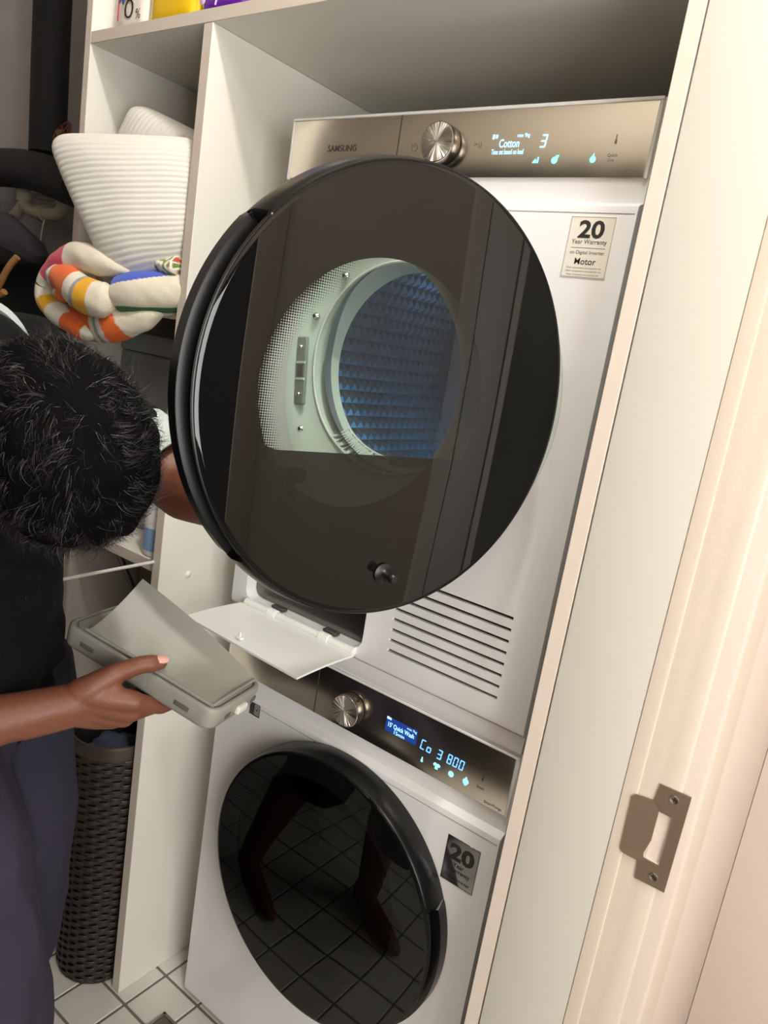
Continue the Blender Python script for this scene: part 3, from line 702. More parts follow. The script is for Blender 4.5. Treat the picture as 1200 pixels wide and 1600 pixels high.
# ------------------------------------------------------------------ soft things on the shelves
def vcol_mat(name, rough=.95, bump=(900, .6, 4), sheen=.2):
    m = mat(name, (1, 1, 1, 1), rough, bump=bump, sheen=sheen); nt = m.node_tree
    a = nt.nodes.new('ShaderNodeVertexColor'); a.layer_name = 'weave'
    nt.links.new(a.outputs[0], nt.nodes['Principled BSDF'].inputs['Base Color']); return m
TERRY = vcol_mat('terry_cloth')
CREAM, PINKC, ORANGE, YEL, BLUE, GREEN, GREYC, WHITE = [s2l(*c) for c in ((232, 222, 202), (214, 62, 92), (236, 104, 22), (236, 172, 22), (66, 92, 196), (58, 108, 62), (150, 152, 160), (238, 232, 220))]
def fold(bm, lay, path, ru, rv, up, colour, n=28, k=9, lump=.10, seed=0, open0=False):
    """a rolled fold of towel: flattened tube along the path, coloured by colour(s along, a around)"""
    P = smooth_path(path, k); N = len(P); rings = []
    for i, p in enumerate(P):
        t = (P[min(i+1, N-1)]-P[max(i-1, 0)]).normalized(); x = (Vector(up)-t*Vector(up).dot(t)).normalized(); y = t.cross(x)
        s = i/(N-1); e = min(1, math.sqrt(max(0, (1 if open0 and s < .5 else s)*(1-s if s > .5 or not open0 else 1))*9+.03))
        row = []
        for q in range(n):
            a = 2*PI*q/n; w = 1+lump*noise.noise(p*22+Vector((math.cos(a)*.8, math.sin(a)*.8, seed)))+.5*lump*noise.noise(p*60+Vector((math.cos(a)*2, math.sin(a)*2, seed)))
            v = bm.verts.new(p + (x*math.cos(a)*ru(s) + y*math.sin(a)*rv(s))*w*e); v[lay] = colour(s, a); row.append(v)
        rings.append(row)
    for A, B in zip(rings, rings[1:]):
        for q in range(n): bm.faces.new((A[q], A[(q+1) % n], B[(q+1) % n], B[q]))
    bm.faces.new(rings[0][::-1]); bm.faces.new(rings[-1])
def bands(*st):
    def f(s, a=0):
        for lim, c in st:
            if s < lim: return c
        return st[-1][1]
    return f
bm = bmesh.new(); lay = bm.verts.layers.float_color.new('weave')
K = lambda r: (lambda s: r)
# broad cream fold at the right, blue hem above, green hem below
def hem(s, a):
    g = math.atan2(math.sin(a), math.cos(a))
    if -1.35+.95*(1-s) < g < .02: return BLUE
    if -2.62 < g < -2.28 and s < .93: return GREEN
    return CREAM
fold(bm, lay, [(-.1225, -.056, 1.408), (-.148, -.078, 1.404), (-.175, -.100, 1.399), (-.207, -.118, 1.393), (-.246, -.123, 1.385)], lambda s: .034+.004*math.sin(PI*s), K(.040), (0, 0, 1), hem, n=140, k=26, lump=.035, seed=1, open0=True)
fold(bm, lay, [(-.135, -.020, 1.398), (-.20, -.03, 1.405), (-.29, -.05, 1.410), (-.38, -.06, 1.410)], K(.030), K(.055), (0, 0, 1), K2 if False else (lambda s, a: CREAM), n=24, seed=2)
# outer loop: cream top, pink, cream, yellow, cream, orange, white
fold(bm, lay, [(-.215, -.128, 1.428), (-.262, -.142, 1.434), (-.315, -.150, 1.440), (-.362, -.152, 1.432), (-.405, -.152, 1.412), (-.428, -.152, 1.385), (-.424, -.152, 1.358), (-.392, -.150, 1.338), (-.352, -.148, 1.326), (-.312, -.145, 1.316), (-.280, -.140, 1.310)], lambda s: .019+.010*max(0, 1-abs(s-.28)*4), K(.024), (.3, 0, 1), bands((.27, CREAM), (.44, PINKC), (.60, CREAM), (.68, YEL), (.80, WHITE), (.93, ORANGE), (2, WHITE)), n=32, k=12, seed=3)
# orange swirl with a yellow stripe in the middle
fold(bm, lay, [(-.400, -.158, 1.398), (-.372, -.162, 1.402), (-.342, -.166, 1.398), (-.316, -.168, 1.388), (-.286, -.166, 1.378), (-.252, -.156, 1.374), (-.225, -.140, 1.374)], lambda s: .017+.013*min(1, s*2.2), K(.026), (0, 0, 1), bands((.16, GREYC), (.22, WHITE), (.52, ORANGE), (.62, CREAM), (.66, GREYC), (.78, YEL), (2, CREAM)), n=40, k=14, seed=4)
fold(bm, lay, [(-.372, -.160, 1.378), (-.345, -.170, 1.372), (-.335, -.168, 1.382), (-.350, -.172, 1.394)], K(.013), K(.016), (0, 0, 1), bands((.3, CREAM), (2, ORANGE)), n=20, seed=5)
# hanging bottom layer
fold(bm, lay, [(-.385, -.132, 1.355), (-.335, -.136, 1.340), (-.290, -.136, 1.334), (-.245, -.134, 1.335), (-.200, -.122, 1.348), (-.150, -.100, 1.374)], lambda s: .034-.016*max(0, s-.5)*2, K(.018), (0, 0, 1), lambda s, a: bands((.24, ORANGE), (.40, ORANGE), (.46, CREAM), (.50, GREYC), (.55, CREAM), (.70, ORANGE), (2, CREAM))(s+.05*math.cos(a)), n=40, k=14, seed=6)
# back part lying on the shelf under the cushions
fold(bm, lay, [(-.415, .02, 1.412), (-.30, .03, 1.414), (-.145, .03, 1.414)], K(.030), K(.075), (0, 0, 1), lambda s, a: CREAM, n=24, seed=7)
tow = from_bm('towel', bm, TERRY, None, angle=None)
tag(tow, 'crumpled multicoloured terry towel with pink, orange and blue bands hanging off the shelf', 'towel')
def fl_colour():
    pass
bm = bmesh.new(); lay = bm.verts.layers.float_color.new('weave')
for k, c in enumerate(((.02, 1), (.0, 0))): pass
LEAF, BARK = s2l(118, 138, 62), s2l(150, 120, 96)
def print_col(s, a):
    v = noise.noise(Vector((s*7, a*1.2, 3.3)))
    return LEAF if v > .16 else (s2l(196, 74, 34) if v < -.34 else (BARK if v < -.18 else WHITE))
fold(bm, lay, [(-.215, -.070, 1.444), (-.185, -.078, 1.446), (-.155, -.082, 1.446), (-.128, -.080, 1.450)], K(.020), K(.030), (0, 0, 1), print_col, n=48, k=20, lump=.16, seed=9)
fold(bm, lay, [(-.175, -.062, 1.476), (-.150, -.066, 1.480), (-.130, -.066, 1.486)], K(.018), K(.024), (0, 0, 1), lambda s, a: LEAF if noise.noise(Vector((s*6, a, 8))) > -.1 else WHITE, n=40, k=16, lump=.16, seed=11)
tag(from_bm('printed_cloth', bm, TERRY, None, angle=None), 'small folded cloth with a green leaf print between cushion and towel', 'cloth')

KNIT = mat('knit_white', s2l(233, 228, 219), .95, bump=(1100, .5, 3), sheen=.2)
def cushion(name, c, thick, ribs, label, amp=.0014, sag=(0, 0), seed=0):
    """c: four corners (left, top right, bottom right, bottom left) in order; ribs run along the first edge"""
    A, B, Cc, D = [Vector(p) for p in c]; n = 150; bm = bmesh.new(); nor = (B-A).cross(D-A).normalized()
    if nor.y > 0: nor = -nor
    sides = []
    for sg in (1, -1):
        g = []
        for i in range(n+1):
            row = []
            for j in range(n//2+1):
                s, t = j/(n//2), i/n
                # pull sides in slightly between corners
                su, tu = 2*s-1, 2*t-1; s2 = .5+.5*su*(1-.11*tu**10); t2 = .5+.5*tu*(1-.11*su**10)
                p = (A*(1-s2)+B*s2)*(1-t2) + (D*(1-s2)+Cc*s2)*t2
                e = (max(0, 16*s*(1-s)*t*(1-t)))**.46
                wob = .10*noise.noise(Vector((s*3, t*3, seed)))
                rib = amp*abs(math.sin(PI*(t*ribs + .35*noise.noise(Vector((s*2.5, t*2, seed+4))))))
                row.append((p + nor*sg*((thick*(e*(1+wob))) + rib*min(1, e*3))))
            g.append(row)
        sides.append(g)
    gv = []
    for g in sides: gv.append([[bm.verts.new(p) for p in r] for r in g])
    m_ = n//2
    for q, g in enumerate(gv):
        for i in range(n):
            for j in range(m_):
                f = (g[i][j], g[i][j+1], g[i+1][j+1], g[i+1][j]); bm.faces.new(f if q else f[::-1])
    bmesh.ops.remove_doubles(bm, verts=bm.verts, dist=.0004); bmesh.ops.recalc_face_normals(bm, faces=bm.faces)
    o = from_bm(name, bm, KNIT, None, angle=None); return tag(o, label, 'cushion', 'white knitted cushions in the shelf cell')
cushion('cushion', [(-.422, -.182, 1.640), (-.124, -.060, 1.660), (-.124, -.064, 1.456), (-.258, -.132, 1.404)], .050, 25, 'white ribbed knit cushion leaning out in front of another, corner down on the towel', seed=2)
cushion('cushion', [(-.430, -.045, 1.640), (-.352, -.055, 1.732), (-.124, .03, 1.655), (-.215, .03, 1.455)], .034, 26, 'white ribbed cushion mostly hidden behind the front one, only its top peak shows', seed=7)

# bottle on the lower shelf, thin rod across the front
bt = thing('spray_bottle', 'pale blue and white bottle on the lower shelf against the divider', 'bottle', (-.160, -.055, .9267))
lathe('body', [(0, 0), (.030, 0), (.0335, .004), (.0335, .11), (.028, .135), (.014, .15), (.014, .165), (0, .165)], Matrix.Translation((-.160, -.052, .9268)), mat('bottle_white', s2l(226, 224, 222), .4), bt, n=40)
lathe('label_band', [(.0338, .012), (.0338, .055)], Matrix.Translation((-.160, -.052, .9268)), mat('bottle_blue', s2l(138, 166, 204), .4), bt, n=40)
lathe('cap', [(.015, .160), (.017, .162), (.017, .195), (.012, .20), (0, .20)], Matrix.Translation((-.160, -.052, .9268)), ENAMEL2, bt, n=24)
rod = tube('rod', [(-.127, .010, .9297), (-.1165, -.100, .9310), (-.095, -.330, .9335)], .0030, mat('rod_white', s2l(222, 218, 210), .35), n=10)
tag(rod, 'thin white rod sticking out from the lower shelf behind the person', 'rod')

# laundry basket
ba = thing('laundry_basket', 'tall dark brown woven wicker laundry basket standing left of the divider', 'basket', (-.215, -.074, 0))
BR = mat('wicker', s2l(44, 36, 32), .42, bump=(220, .3, 3)); BX, BY = -.2120, -.0760
def brad(z): return .0775 + .0075*z/.55
bm = bmesh.new(); NW = 24; rows = 58
for r in range(rows):
    z = .010 + r*.0089; n = NW*4; ring = []
    for k in range(n):
        a = 2*PI*k/n; off = .0026*math.cos(NW/2*a + PI*r) ; R0 = brad(z) + off
        ring.append(Vector((BX+R0*math.cos(a), BY+R0*math.sin(a), z + .0012*math.sin(a*3+r))))
    rr = []
    for k in range(n):
        p = ring[k]; d = Vector((p.x-BX, p.y-BY, 0)).normalized()
        rr.append([bm.verts.new(p+d*.0016*cx+Vector((0, 0, .0042*cz))) for cx, cz in ((1, -.75), (1, .75), (.2, 1.02), (-1, 0), (.2, -1.02))])
    for k in range(n):
        A, B = rr[k], rr[(k+1) % n]
        for q in range(5): bm.faces.new((A[q], A[(q+1) % 5], B[(q+1) % 5], B[q]))
bmesh.ops.recalc_face_normals(bm, faces=bm.faces)
wv = from_bm('weave', bm, BR, ba); wv['kind'] = 'stuff'
bm = bmesh.new()
for k in range(NW):
    a = 2*PI*(k+.5)/NW
    bm_tube(bm, [(BX+(brad(z)-.001)*math.cos(a), BY+(brad(z)-.001)*math.sin(a), z) for z in (.003, .27, .53)], .0028, 6)
st_ = from_bm('stake', bm, BR, ba); st_['kind'] = 'stuff'
lathe('liner', [(0, .004), (.072, .004), (.079, .53)], Matrix.Translation((BX, BY, 0)), mat('liner_dark', s2l(18, 16, 15), .8), ba, n=40)
lathe('rim', [(.0795, .522), (.0855, .520), (.0875, .526), (.0880, .545), (.0865, .5505), (.0835, .5515), (.0800, .548), (.0795, .522)], Matrix.Translation((BX, BY, 0)), mat('rim_brown', s2l(74, 64, 56), .35, metal=.3), ba, n=64)
lathe('base', [(0, .001), (.077, .001), (.0795, .006), (.077, .012)], Matrix.Translation((BX, BY, 0)), BR, ba, n=48)
cl = crumple('folded_cloth', (BX-.004, BY, .475), (.062, .062, .045), mat('cloth_navy', s2l(52, 58, 76), .9), seed=5)
tag(cl, 'dark bluish cloth lying inside the wicker basket', 'cloth')

# ------------------------------------------------------------------ dim corner on the left: pipes and hung clothes
LAG = mat('pipe_lagging', s2l(26, 25, 28), .8, bump=(90, .3, 3)); PVC = mat('cream_pvc', s2l(170, 160, 142), .5)
p = tube('insulated_pipe', [(-1.172, .225, 2.44), (-1.158, .225, 1.96), (-1.147, .225, 1.735)], .047, LAG, n=24); tag(p, 'thick black lagged pipe running down the grey wall', 'pipe')
p = tube('insulated_pipe', smooth_path([(-1.69, .190, 1.700), (-1.40, .190, 1.694), (-1.156, .190, 1.684), (-.92, .190, 1.640)], 5), .050, LAG, n=24); tag(p, 'thick black lagged pipe running level below the upright one', 'pipe')
tp = thing('drain_pipe', 'cream plastic drain pipe with a u bend under the black pipe', 'pipe', (-1.15, .225, 1.58))
tube('pipe_run', smooth_path([(-1.69, .22, 1.684), (-1.464, .22, 1.677), (-1.300, .22, 1.668), (-1.255, .22, 1.648), (-1.243, .22, 1.610), (-1.205, .22, 1.588), (-1.133, .22, 1.581), (-1.068, .22, 1.581), (-1.042, .22, 1.600), (-1.044, .22, 1.635), (-1.022, .22, 1.657), (-.98, .22, 1.662)], 6), .0175, PVC, tp, n=16)
for a, b in (((-1.305, .22, 1.669), (-1.275, .22, 1.664)), ((-1.2445, .22, 1.632), (-1.2435, .22, 1.610)), ((-1.155, .22, 1.582), (-1.130, .22, 1.581)), ((-1.0435, .22, 1.628), (-1.0425, .22, 1.606))):
    tube('pipe_collar', [a, b], .0215, PVC, tp, n=16)
tube('branch', [(-1.330, .22, 1.545), (-1.250, .22, 1.600)], .016, PVC, tp, n=14)
tube('pipe_clip', [(-1.220, .24, 1.630), (-1.06, .24, 1.618)], .008, GREYPL, tp, n=10)
p = tube('cord', smooth_path([(-1.117, .212, 1.565), (-1.112, .205, 1.548), (-1.120, .205, 1.509), (-1.131, .210, 1.480), (-1.150, .21, 1.470)], 6), .0025, mat('cord_cream', s2l(178, 168, 150), .7), n=8); tag(p, 'thin cream cord hanging from the drain pipe', 'cord')
vl = thing('valve', 'small red handwheel valve beside the black upright pipe', 'valve', (-.985, .16, 1.76))
Mv = Matrix.Translation((-.975, .165, 1.762)) @ Matrix.Rotation(math.radians(70), 4, 'X')
lathe('wheel', [(.030, -.004), (.036, 0), (.030, .004), (.027, 0)], Mv, mat('valve_red', s2l(92, 32, 28), .4), vl, n=28, close=True)
bm = bmesh.new()
for k in range(3): bm_tube(bm, [Mv @ Vector((.03*math.cos(k*PI/3), .03*math.sin(k*PI/3), 0)), Mv @ Vector((-.03*math.cos(k*PI/3), -.03*math.sin(k*PI/3), 0))], .003, 6)
from_bm('spoke', bm, bpy.data.materials['valve_red'], vl)['kind'] = 'stuff'
tube('stem', [Mv @ Vector((0, 0, .002)), (-1.02, .20, 1.74), (-1.02, .22, 1.70)], .012, mat('brass', s2l(110, 90, 52), .35, metal=1), vl, n=12)
def garment(name, outline, y0, y1, m, label, seed):
    """hanging cloth: outline in (x, z), puffed to depth with drape folds"""
    bm = bmesh.new(); n = len(outline); L = 26; rows = []
    cx = sum(p[0] for p in outline)/n; cz = sum(p[1] for p in outline)/n
    front = []
    for r in range(9):
        f = 1-r/8
        row = []
        for x, z in outline:
            px, pz = cx+(x-cx)*f, cz+(z-cz)*f
            d = (1-f**2.2)*.5*(y1-y0) + .012*noise.noise(Vector((px*14, pz*3, seed)))+.006*noise.noise(Vector((px*40, pz*9, seed)))
            row.append(bm.verts.new((px, (y0+y1)/2-d, pz)))
        rows.append(row)
    for A, B in zip(rows, rows[1:]):
        for i in range(n): bm.faces.new((A[i], A[(i+1) % n], B[(i+1) % n], B[i]))
    back = [bm.verts.new((x, y1, z)) for x, z in outline]
    for i in range(n): bm.faces.new((back[i], back[(i+1) % n], rows[0][(i+1) % n], rows[0][i]))
    bm.faces.new(back); bmesh.ops.remove_doubles(bm, verts=bm.verts, dist=.0005); bmesh.ops.recalc_face_normals(bm, faces=bm.faces)
    return tag(from_bm(name, bm, m, None, angle=None), label, 'clothes')
def dense(pts, k=4): 
    out = []
    for a, b in zip(pts, pts[1:]+pts[:1]):
        for j in range(k): out.append((a[0]+(b[0]-a[0])*j/k, a[1]+(b[1]-a[1])*j/k))
    return out
garment('black_coat', dense([(-1.60, 1.50), (-1.25, 1.47), (-1.02, 1.462), (-.955, 1.448), (-.918, 1.43), (-.88, 1.36), (-.845, 1.29), (-.85, .80), (-.86, .25), (-1.25, .20), (-1.62, .25)]), .14, .297, mat('black_cotton', s2l(9, 9, 11), .95), 'black coat hanging against the grey wall under the pipes', 3)
garment('grey_jacket', dense([(-1.60, 1.60), (-1.25, 1.575), (-1.135, 1.557), (-1.05, 1.522), (-.975, 1.492), (-.945, 1.462), (-.960, 1.44), (-1.01, 1.440), (-1.12, 1.432), (-1.60, 1.40)]), .075, .135, mat('grey_cotton', s2l(52, 48, 56), .95), 'dark grey jacket bunched on top of the black coat', 6)
hk = tube('wooden_hanger', smooth_path([(-.962, .062, 1.446), (-.985, .055, 1.420), (-1.012, .052, 1.385), (-1.030, .052, 1.358), (-1.018, .054, 1.350), (-1.004, .056, 1.358)], 5), .0085, mat('hanger_wood', s2l(176, 128, 74), .45), n=12)
tag(hk, 'light wooden hook handle poking out from under the grey jacket', 'hanger')

# ------------------------------------------------------------------ lint filter case held in the hand
Bx = Vector((.3424, -.3442, .9119)); RB = np.array([[.9457, -.2682, .1837], [.2539, .9623, .0976], [-.2029, -.0456, .9781]])
MB = Matrix.Identity(4)
for i in range(3):
    for j in range(3): MB[i][j] = RB[i][j]
MB.translation = Bx                                   # origin: near right top corner, x along the long side, y away, z up
CASEM = mat('filter_grey', s2l(150, 147, 138), .38); CASED = mat('filter_dark', s2l(98, 96, 90), .45)
fc = thing('lint_filter_case', 'grey rectangular lint filter case with its mesh lid lifted, held in the hand', 'filter', tuple(MB @ Vector((-.12, .06, -.03))))
bm = bmesh.new(); CL, CW, CH = .246, .116, .031
def rrect(x0, x1, y0, y1, r, n=6):
    out = []
    for cx, cy, a0 in ((x1-r, y1-r, 0), (x0+r, y1-r, 90), (x0+r, y0+r, 180), (x1-r, y0+r, 270)):
        for k in range(n+1): a = math.radians(a0+90*k/n); out.append((cx+r*math.cos(a), cy+r*math.sin(a)))
    return out
def rr_loft(bm, levels, M, cap0=True, cap1=True):
    rs = [[bm.verts.new(M @ Vector((x, y, z))) for x, y in rrect(*R)] for R, z in levels]
    n = len(rs[0])
    for A, B in zip(rs, rs[1:]):
        for k in range(n): bm.faces.new((A[k], A[(k+1) % n], B[(k+1) % n], B[k]))
    if cap0: bm.faces.new(rs[0][::-1])
    if cap1: bm.faces.new(rs[-1])
def R_(i, r): return (-CL+i, -i, i, CW-i, r)
rr_loft(bm, [(R_(.007, .014), -CH), (R_(.003, .017), -CH+.002), (R_(.001, .018), -CH+.006), (R_(0, .018), -.004), (R_(.0008, .018), -.001), (R_(.003, .016), 0), (R_(.0055, .0145), 0), (R_(.0062, .014), -.003), (R_(.0085, .013), -.003), (R_(.0095, .0125), .0005), (R_(.013, .011), .0008)], MB)
from_bm('tray', bm, CASEM, fc, angle=50)
bm = bmesh.new(); ns, nt_ = 30, 16; G = {}
for i in range(ns+1):
    for j in range(nt_+1):
        sf, tf = i/ns, j/nt_
        s_ = -.012 - .2105*sf + .012*sf*(1-tf) ; t_ = .008 + .098*tf
        q = .0030 + .0465*(sf**.92)*(tf**1.55) + .004*math.sin(PI*sf)*tf - .003*math.sin(PI*tf)*(1-sf)
        G[i, j] = bm.verts.new(MB @ Vector((s_, t_, q)))
for i in range(ns):
    for j in range(nt_): bm.faces.new((G[i, j], G[i+1, j], G[i+1, j+1], G[i, j+1]))
ex = bmesh.ops.extrude_face_region(bm, geom=list(bm.faces)); bmesh.ops.translate(bm, vec=MB.to_3x3() @ Vector((0, 0, .0026)), verts=[g for g in ex['geom'] if isinstance(g, bmesh.types.BMVert)])
bmesh.ops.recalc_face_normals(bm, faces=bm.faces)
lid = from_bm('mesh_lid', bm, mat('filter_mesh', s2l(172, 170, 160), .33, var=(26, .07), bump=(1500, .25, 2)), fc, angle=50); lid['label'] = 'thin grey lid curling up at the far corner'
bm = bmesh.new(); bm_tube(bm, [(MB @ Vector((-.0105-.006*0, .006, .0035))), MB @ Vector((-.214, .006, .0035))], .0022, 8); bm_tube(bm, [MB @ Vector((-.0105, .006, .0035)), MB @ Vector((-.0105, .104, .0050))], .0022, 8)
from_bm('lid_border', bm, CASEM, fc)
for x in (-.212, -.058): box('clip_slot', (x, -.0008, -.0185), (x+.022, .0008, -.0125), CASED, fc, bev=.0003, M=MB)
for y in (.030, .092): box('clip_slot', (-.0012, y, -.020), (.0007, y+.011, -.014), CASED, fc, bev=.0003, M=MB)
bm = bmesh.new(); bm_box(bm, (-.004, .056, -.024), (.0045, .078, -.0125), .003, 3, MB); from_bm('latch', bm, mat('latch_white', s2l(226, 222, 212), .4), fc)

# ------------------------------------------------------------------ person
SKIN = mat('skin', s2l(116, 69, 49), .5, bump=(260, .2, 4), var=(18, .08)); SKIN.node_tree.nodes['Principled BSDF'].inputs['Subsurface Weight'].default_value = .06
SKIN.node_tree.nodes['Principled BSDF'].inputs['Subsurface Radius'].default_value = (.012, .005, .003)
SHIRTM = mat('black_tshirt', s2l(11, 11, 13), .95, bump=(700, .3, 3), spec=.2)
SHORTM = mat('navy_shorts', s2l(47, 44, 57), .95, bump=(600, .3, 3), spec=.2)
HAIRM = mat('black_hair', s2l(33, 29, 30), .5, spec=.5)
CAPM = mat('hair_under', s2l(10, 9, 10), .95, spec=.05)
pe = thing('person', 'person in black t-shirt and navy shorts bowing over the grey case they hold', 'person', (.09, -.5, 0))
F = Vector((.93, .37, 0)).normalized(); LF = Vector((-F.y, F.x, 0)); UP = Vector((0, 0, 1))
HD = Vector((.197, -.478, 1.211))                                   # centre of the bowed head
CR = Vector((.86, -.36, .26)).normalized()                          # crown
FACE = (Vector((-.08, .42, -.90)) - CR*Vector((-.08, .42, -.90)).dot(CR)).normalized(); SIDE = CR.cross(FACE)
HM = Matrix.Identity(4)
for i in range(3): HM[i][0] = SIDE[i]; HM[i][1] = FACE[i]; HM[i][2] = CR[i]
HM = HM @ Matrix.Scale(1.05, 4); HM.translation = HD
bm = bmesh.new()
pelvis, waist, chest, upper = Vector((.030, -.515, .86)), Vector((.016, -.520, 1.0)), Vector((-.002, -.53, 1.16)), Vector((-.012, -.535, 1.265))
for k, rr in ((-.062, (.075, .065, .075, .05)), (0, (.085, .075, .085, .06)), (.062, (.075, .065, .075, .05))):
    limb(bm, [q+LF*k for q in (pelvis, waist, chest, upper)], rr)
RS, LS = Vector((.055, -.700, 1.20)), Vector((-.075, -.385, 1.275))
limb(bm, [upper-LF*.08, RS], [.055, .052]); limb(bm, [upper+LF*.06, LS], [.055, .052])
limb(bm, [upper+UP*.02, Vector((.055, -.505, 1.285)), HM @ Vector((0, -.045, -.06))], [.055, .050, .050])       # neck
# head: skull, jaw, nose, brow, ears
ball(bm, HD, 1, 3, (.078, .098, .112), HM.to_3x3())
ball(bm, HM @ Vector((0, .038, -.052)), 1, 3, (.056, .062, .064), HM.to_3x3())
limb(bm, [HM @ Vector((0, .092, .008)), HM @ Vector((0, .106, -.026))], [.008, .012], 10)
for sd in (-1, 1):
    ball(bm, HM @ Vector((sd*.077, -.004, -.012)), 1, 2, (.010, .018, .031), HM.to_3x3())
    limb(bm, [HM @ Vector((sd*.012, .094, .022)), HM @ Vector((sd*.045, .082, .024))], [.008, .008], 10)
limb(bm, [HM @ Vector((-.02, .096, -.050)), HM @ Vector((.02, .096, -.050))], [.007, .007], 10)
limb(bm, [HM @ Vector((-.018, .094, -.062)), HM @ Vector((.018, .094, -.062))], [.008, .008], 10)
# right arm
WR = Vector((.2029, -.4418, .8979)); EL = Vector((.112, -.672, .862))
limb(bm, [RS, EL], [.048, .040])
limb(bm, [EL, EL*.62+WR*.38, EL*.25+WR*.75, WR], [.039, .0385, .0275, .0235])
limb(bm, [EL*.25+WR*.75 + Vector((.004, .002, -.008)), WR+Vector((.002, 0, -.012))], [.022, .0185])
# left arm, reaching behind the door
LE, LW = Vector((.178, -.290, 1.148)), Vector((.305, -.300, 1.158))
limb(bm, [LS, Vector((.080, -.325, 1.200)), LE], [.050, .047, .040]); limb(bm, [LE, LE*.55+LW*.45, LW], [.041, .039, .026])
# legs and feet
for hip, kn, an in ((Vector((.062, -.580, .82)), Vector((.215, -.556, .46)), Vector((.12, -.590, .075))), (Vector((.000, -.440, .82)), Vector((.000, -.440, .46)), Vector((-.17, -.435, .075)))):
    limb(bm, [pelvis*.5+hip*.5, hip, kn], [.09, .085, .056]); limb(bm, [kn, kn*.65+an*.35+F*-.012, an], [.054, .053, .036])
    limb(bm, [an, an-F*.03+UP*-.04, an+F*.11+UP*-.052, an+F*.16+UP*-.056], [.036, .032, .026, .016]); 
body = remesh('body', bm, SKIN, pe, .0042, 6)
# right hand: a finer mesh that continues the forearm
bm = bmesh.new()
def P(s_, t_, q): return MB @ Vector((s_, t_, q))
limb(bm, [EL*.3+WR*.7, WR], [.0255, .0235]); limb(bm, [EL*.3+WR*.7+Vector((.002, .001, -.008)), WR+Vector((.002, 0, -.011))], [.0215, .0185])
MC = [P(-.0990, -.0200, -.0310), P(-.1010, -.0150, -.0490), P(-.1100, -.0125, -.0640), P(-.1230, -.0140, -.0745)]
CP = [WR+Vector((.006, .004, .012)), WR+Vector((.006, .004, .004)), WR+Vector((.005, .003, -.008)), WR+Vector((.004, .002, -.017))]
for a_, b_, r0, r1 in zip(CP, MC, (.0165, .0165, .0155, .0145), (.0135, .0135, .0128, .0118)):
    limb(bm, [a_, a_*.5+b_*.5, b_], [r0, (r0+r1)/2+.0012, r1], 14)
limb(bm, [CP[1]*.4+MC[1]*.6, CP[0]*.4+MC[0]*.6], [.0135, .0135], 12)
PI_ = [P(-.0830, .0170, -.0440), P(-.0920, .0260, -.0500), P(-.1080, .0270, -.0560), P(-.1260, .0215, -.0620)]
DI_ = [P(-.0770, .0400, -.0415), P(-.0900, .0510, -.0425), P(-.1080, .0500, -.0435), P(-.1280, .0400, -.0450)]
TI_ = [P(-.0750, .0600, -.0400), P(-.0890, .0720, -.0400), P(-.1080, .0690, -.0402), P(-.1290, .0560, -.0405)]
for m0, p0, d0, t0, r in zip(MC, PI_, DI_, TI_, (.0098, .0100, .0096, .0086)):
    limb(bm, [m0, p0, d0, t0], [r*1.22, r*1.02, r*.90, r*.78], 12)
TC, TM, TJ, TT = P(-.1440, -.0490, -.0260), P(-.1310, -.0270, -.0055), P(-.1120, -.0100, .0115), P(-.0975, .0080, .0160)
limb(bm, [WR+Vector((.004, .002, .012)), TC, TM], [.019, .0175, .0140], 14); limb(bm, [TM, TJ], [.0130, .0112], 14); limb(bm, [TJ, TJ*.4+TT*.6, TT], [.0112, .0112, .0088], 14)
limb(bm, [TC, MC[0]*.55+CP[0]*.45, MC[0]], [.0150, .0140, .0110], 12); limb(bm, [TM*.6+TC*.4, MC[0]*.75+CP[0]*.25], [.0105, .0110], 12)
hand = remesh('hand', bm, SKIN, pe, .0021, 7); hand['label'] = 'hand with the thumb on top of the case and fingers under it'
# thumb nail
dirt = (TT-TJ).normalized(); nrm = (MB.to_3x3() @ Vector((-.15, -.60, .80))).normalized(); nrm = (nrm-dirt*nrm.dot(dirt)).normalized(); sid = dirt.cross(nrm)
bm = bmesh.new(); NG = {}
for i in range(9):
    for j in range(7):
        u, v = (i-4)/4, (j-3)/3
        w = .0062*(1-.25*max(0, u)**2); l_ = .0075
        NG[i, j] = bm.verts.new(TT + dirt*(u*l_*(1-.12*v*v)+.0010) + sid*v*w + nrm*(.0104-.0030*v*v-.0009*u*u))
for i in range(8):
    for j in range(6): bm.faces.new((NG[i, j], NG[i+1, j], NG[i+1, j+1], NG[i, j+1]))
ex = bmesh.ops.extrude_face_region(bm, geom=list(bm.faces)); bmesh.ops.translate(bm, vec=-nrm*.0022, verts=[g for g in ex['geom'] if isinstance(g, bmesh.types.BMVert)]); bmesh.ops.recalc_face_normals(bm, faces=bm.faces)
nl = from_bm('thumbnail', bm, mat('nail', s2l(216, 164, 152), .35), hand)
# left hand gripping the door's rear edge
bm = bmesh.new(); LD = (LW-LE).normalized()
limb(bm, [LE*.3+LW*.7, LW], [.029, .026])
gp = MD @ Vector((-.232, -.19, -.052)); G1 = LW + LD*.075
for k in range(4):
    o_ = UP*(.024-.016*k); a_ = LW+LD*.085+o_
    limb(bm, [LW+o_*.5, a_], [.016, .0115], 12); limb(bm, [a_, a_+LD*.030+Vector((0, -.012, 0)), a_+LD*.040+Vector((0, -.036, 0))], [.0105, .0095, .008], 12)
limb(bm, [LW+UP*.012, LW+LD*.045+UP*.042, LW+LD*.085+UP*.052], [.017, .013, .0095], 12)
remesh('hand', bm, SKIN, pe, .0024, 5)
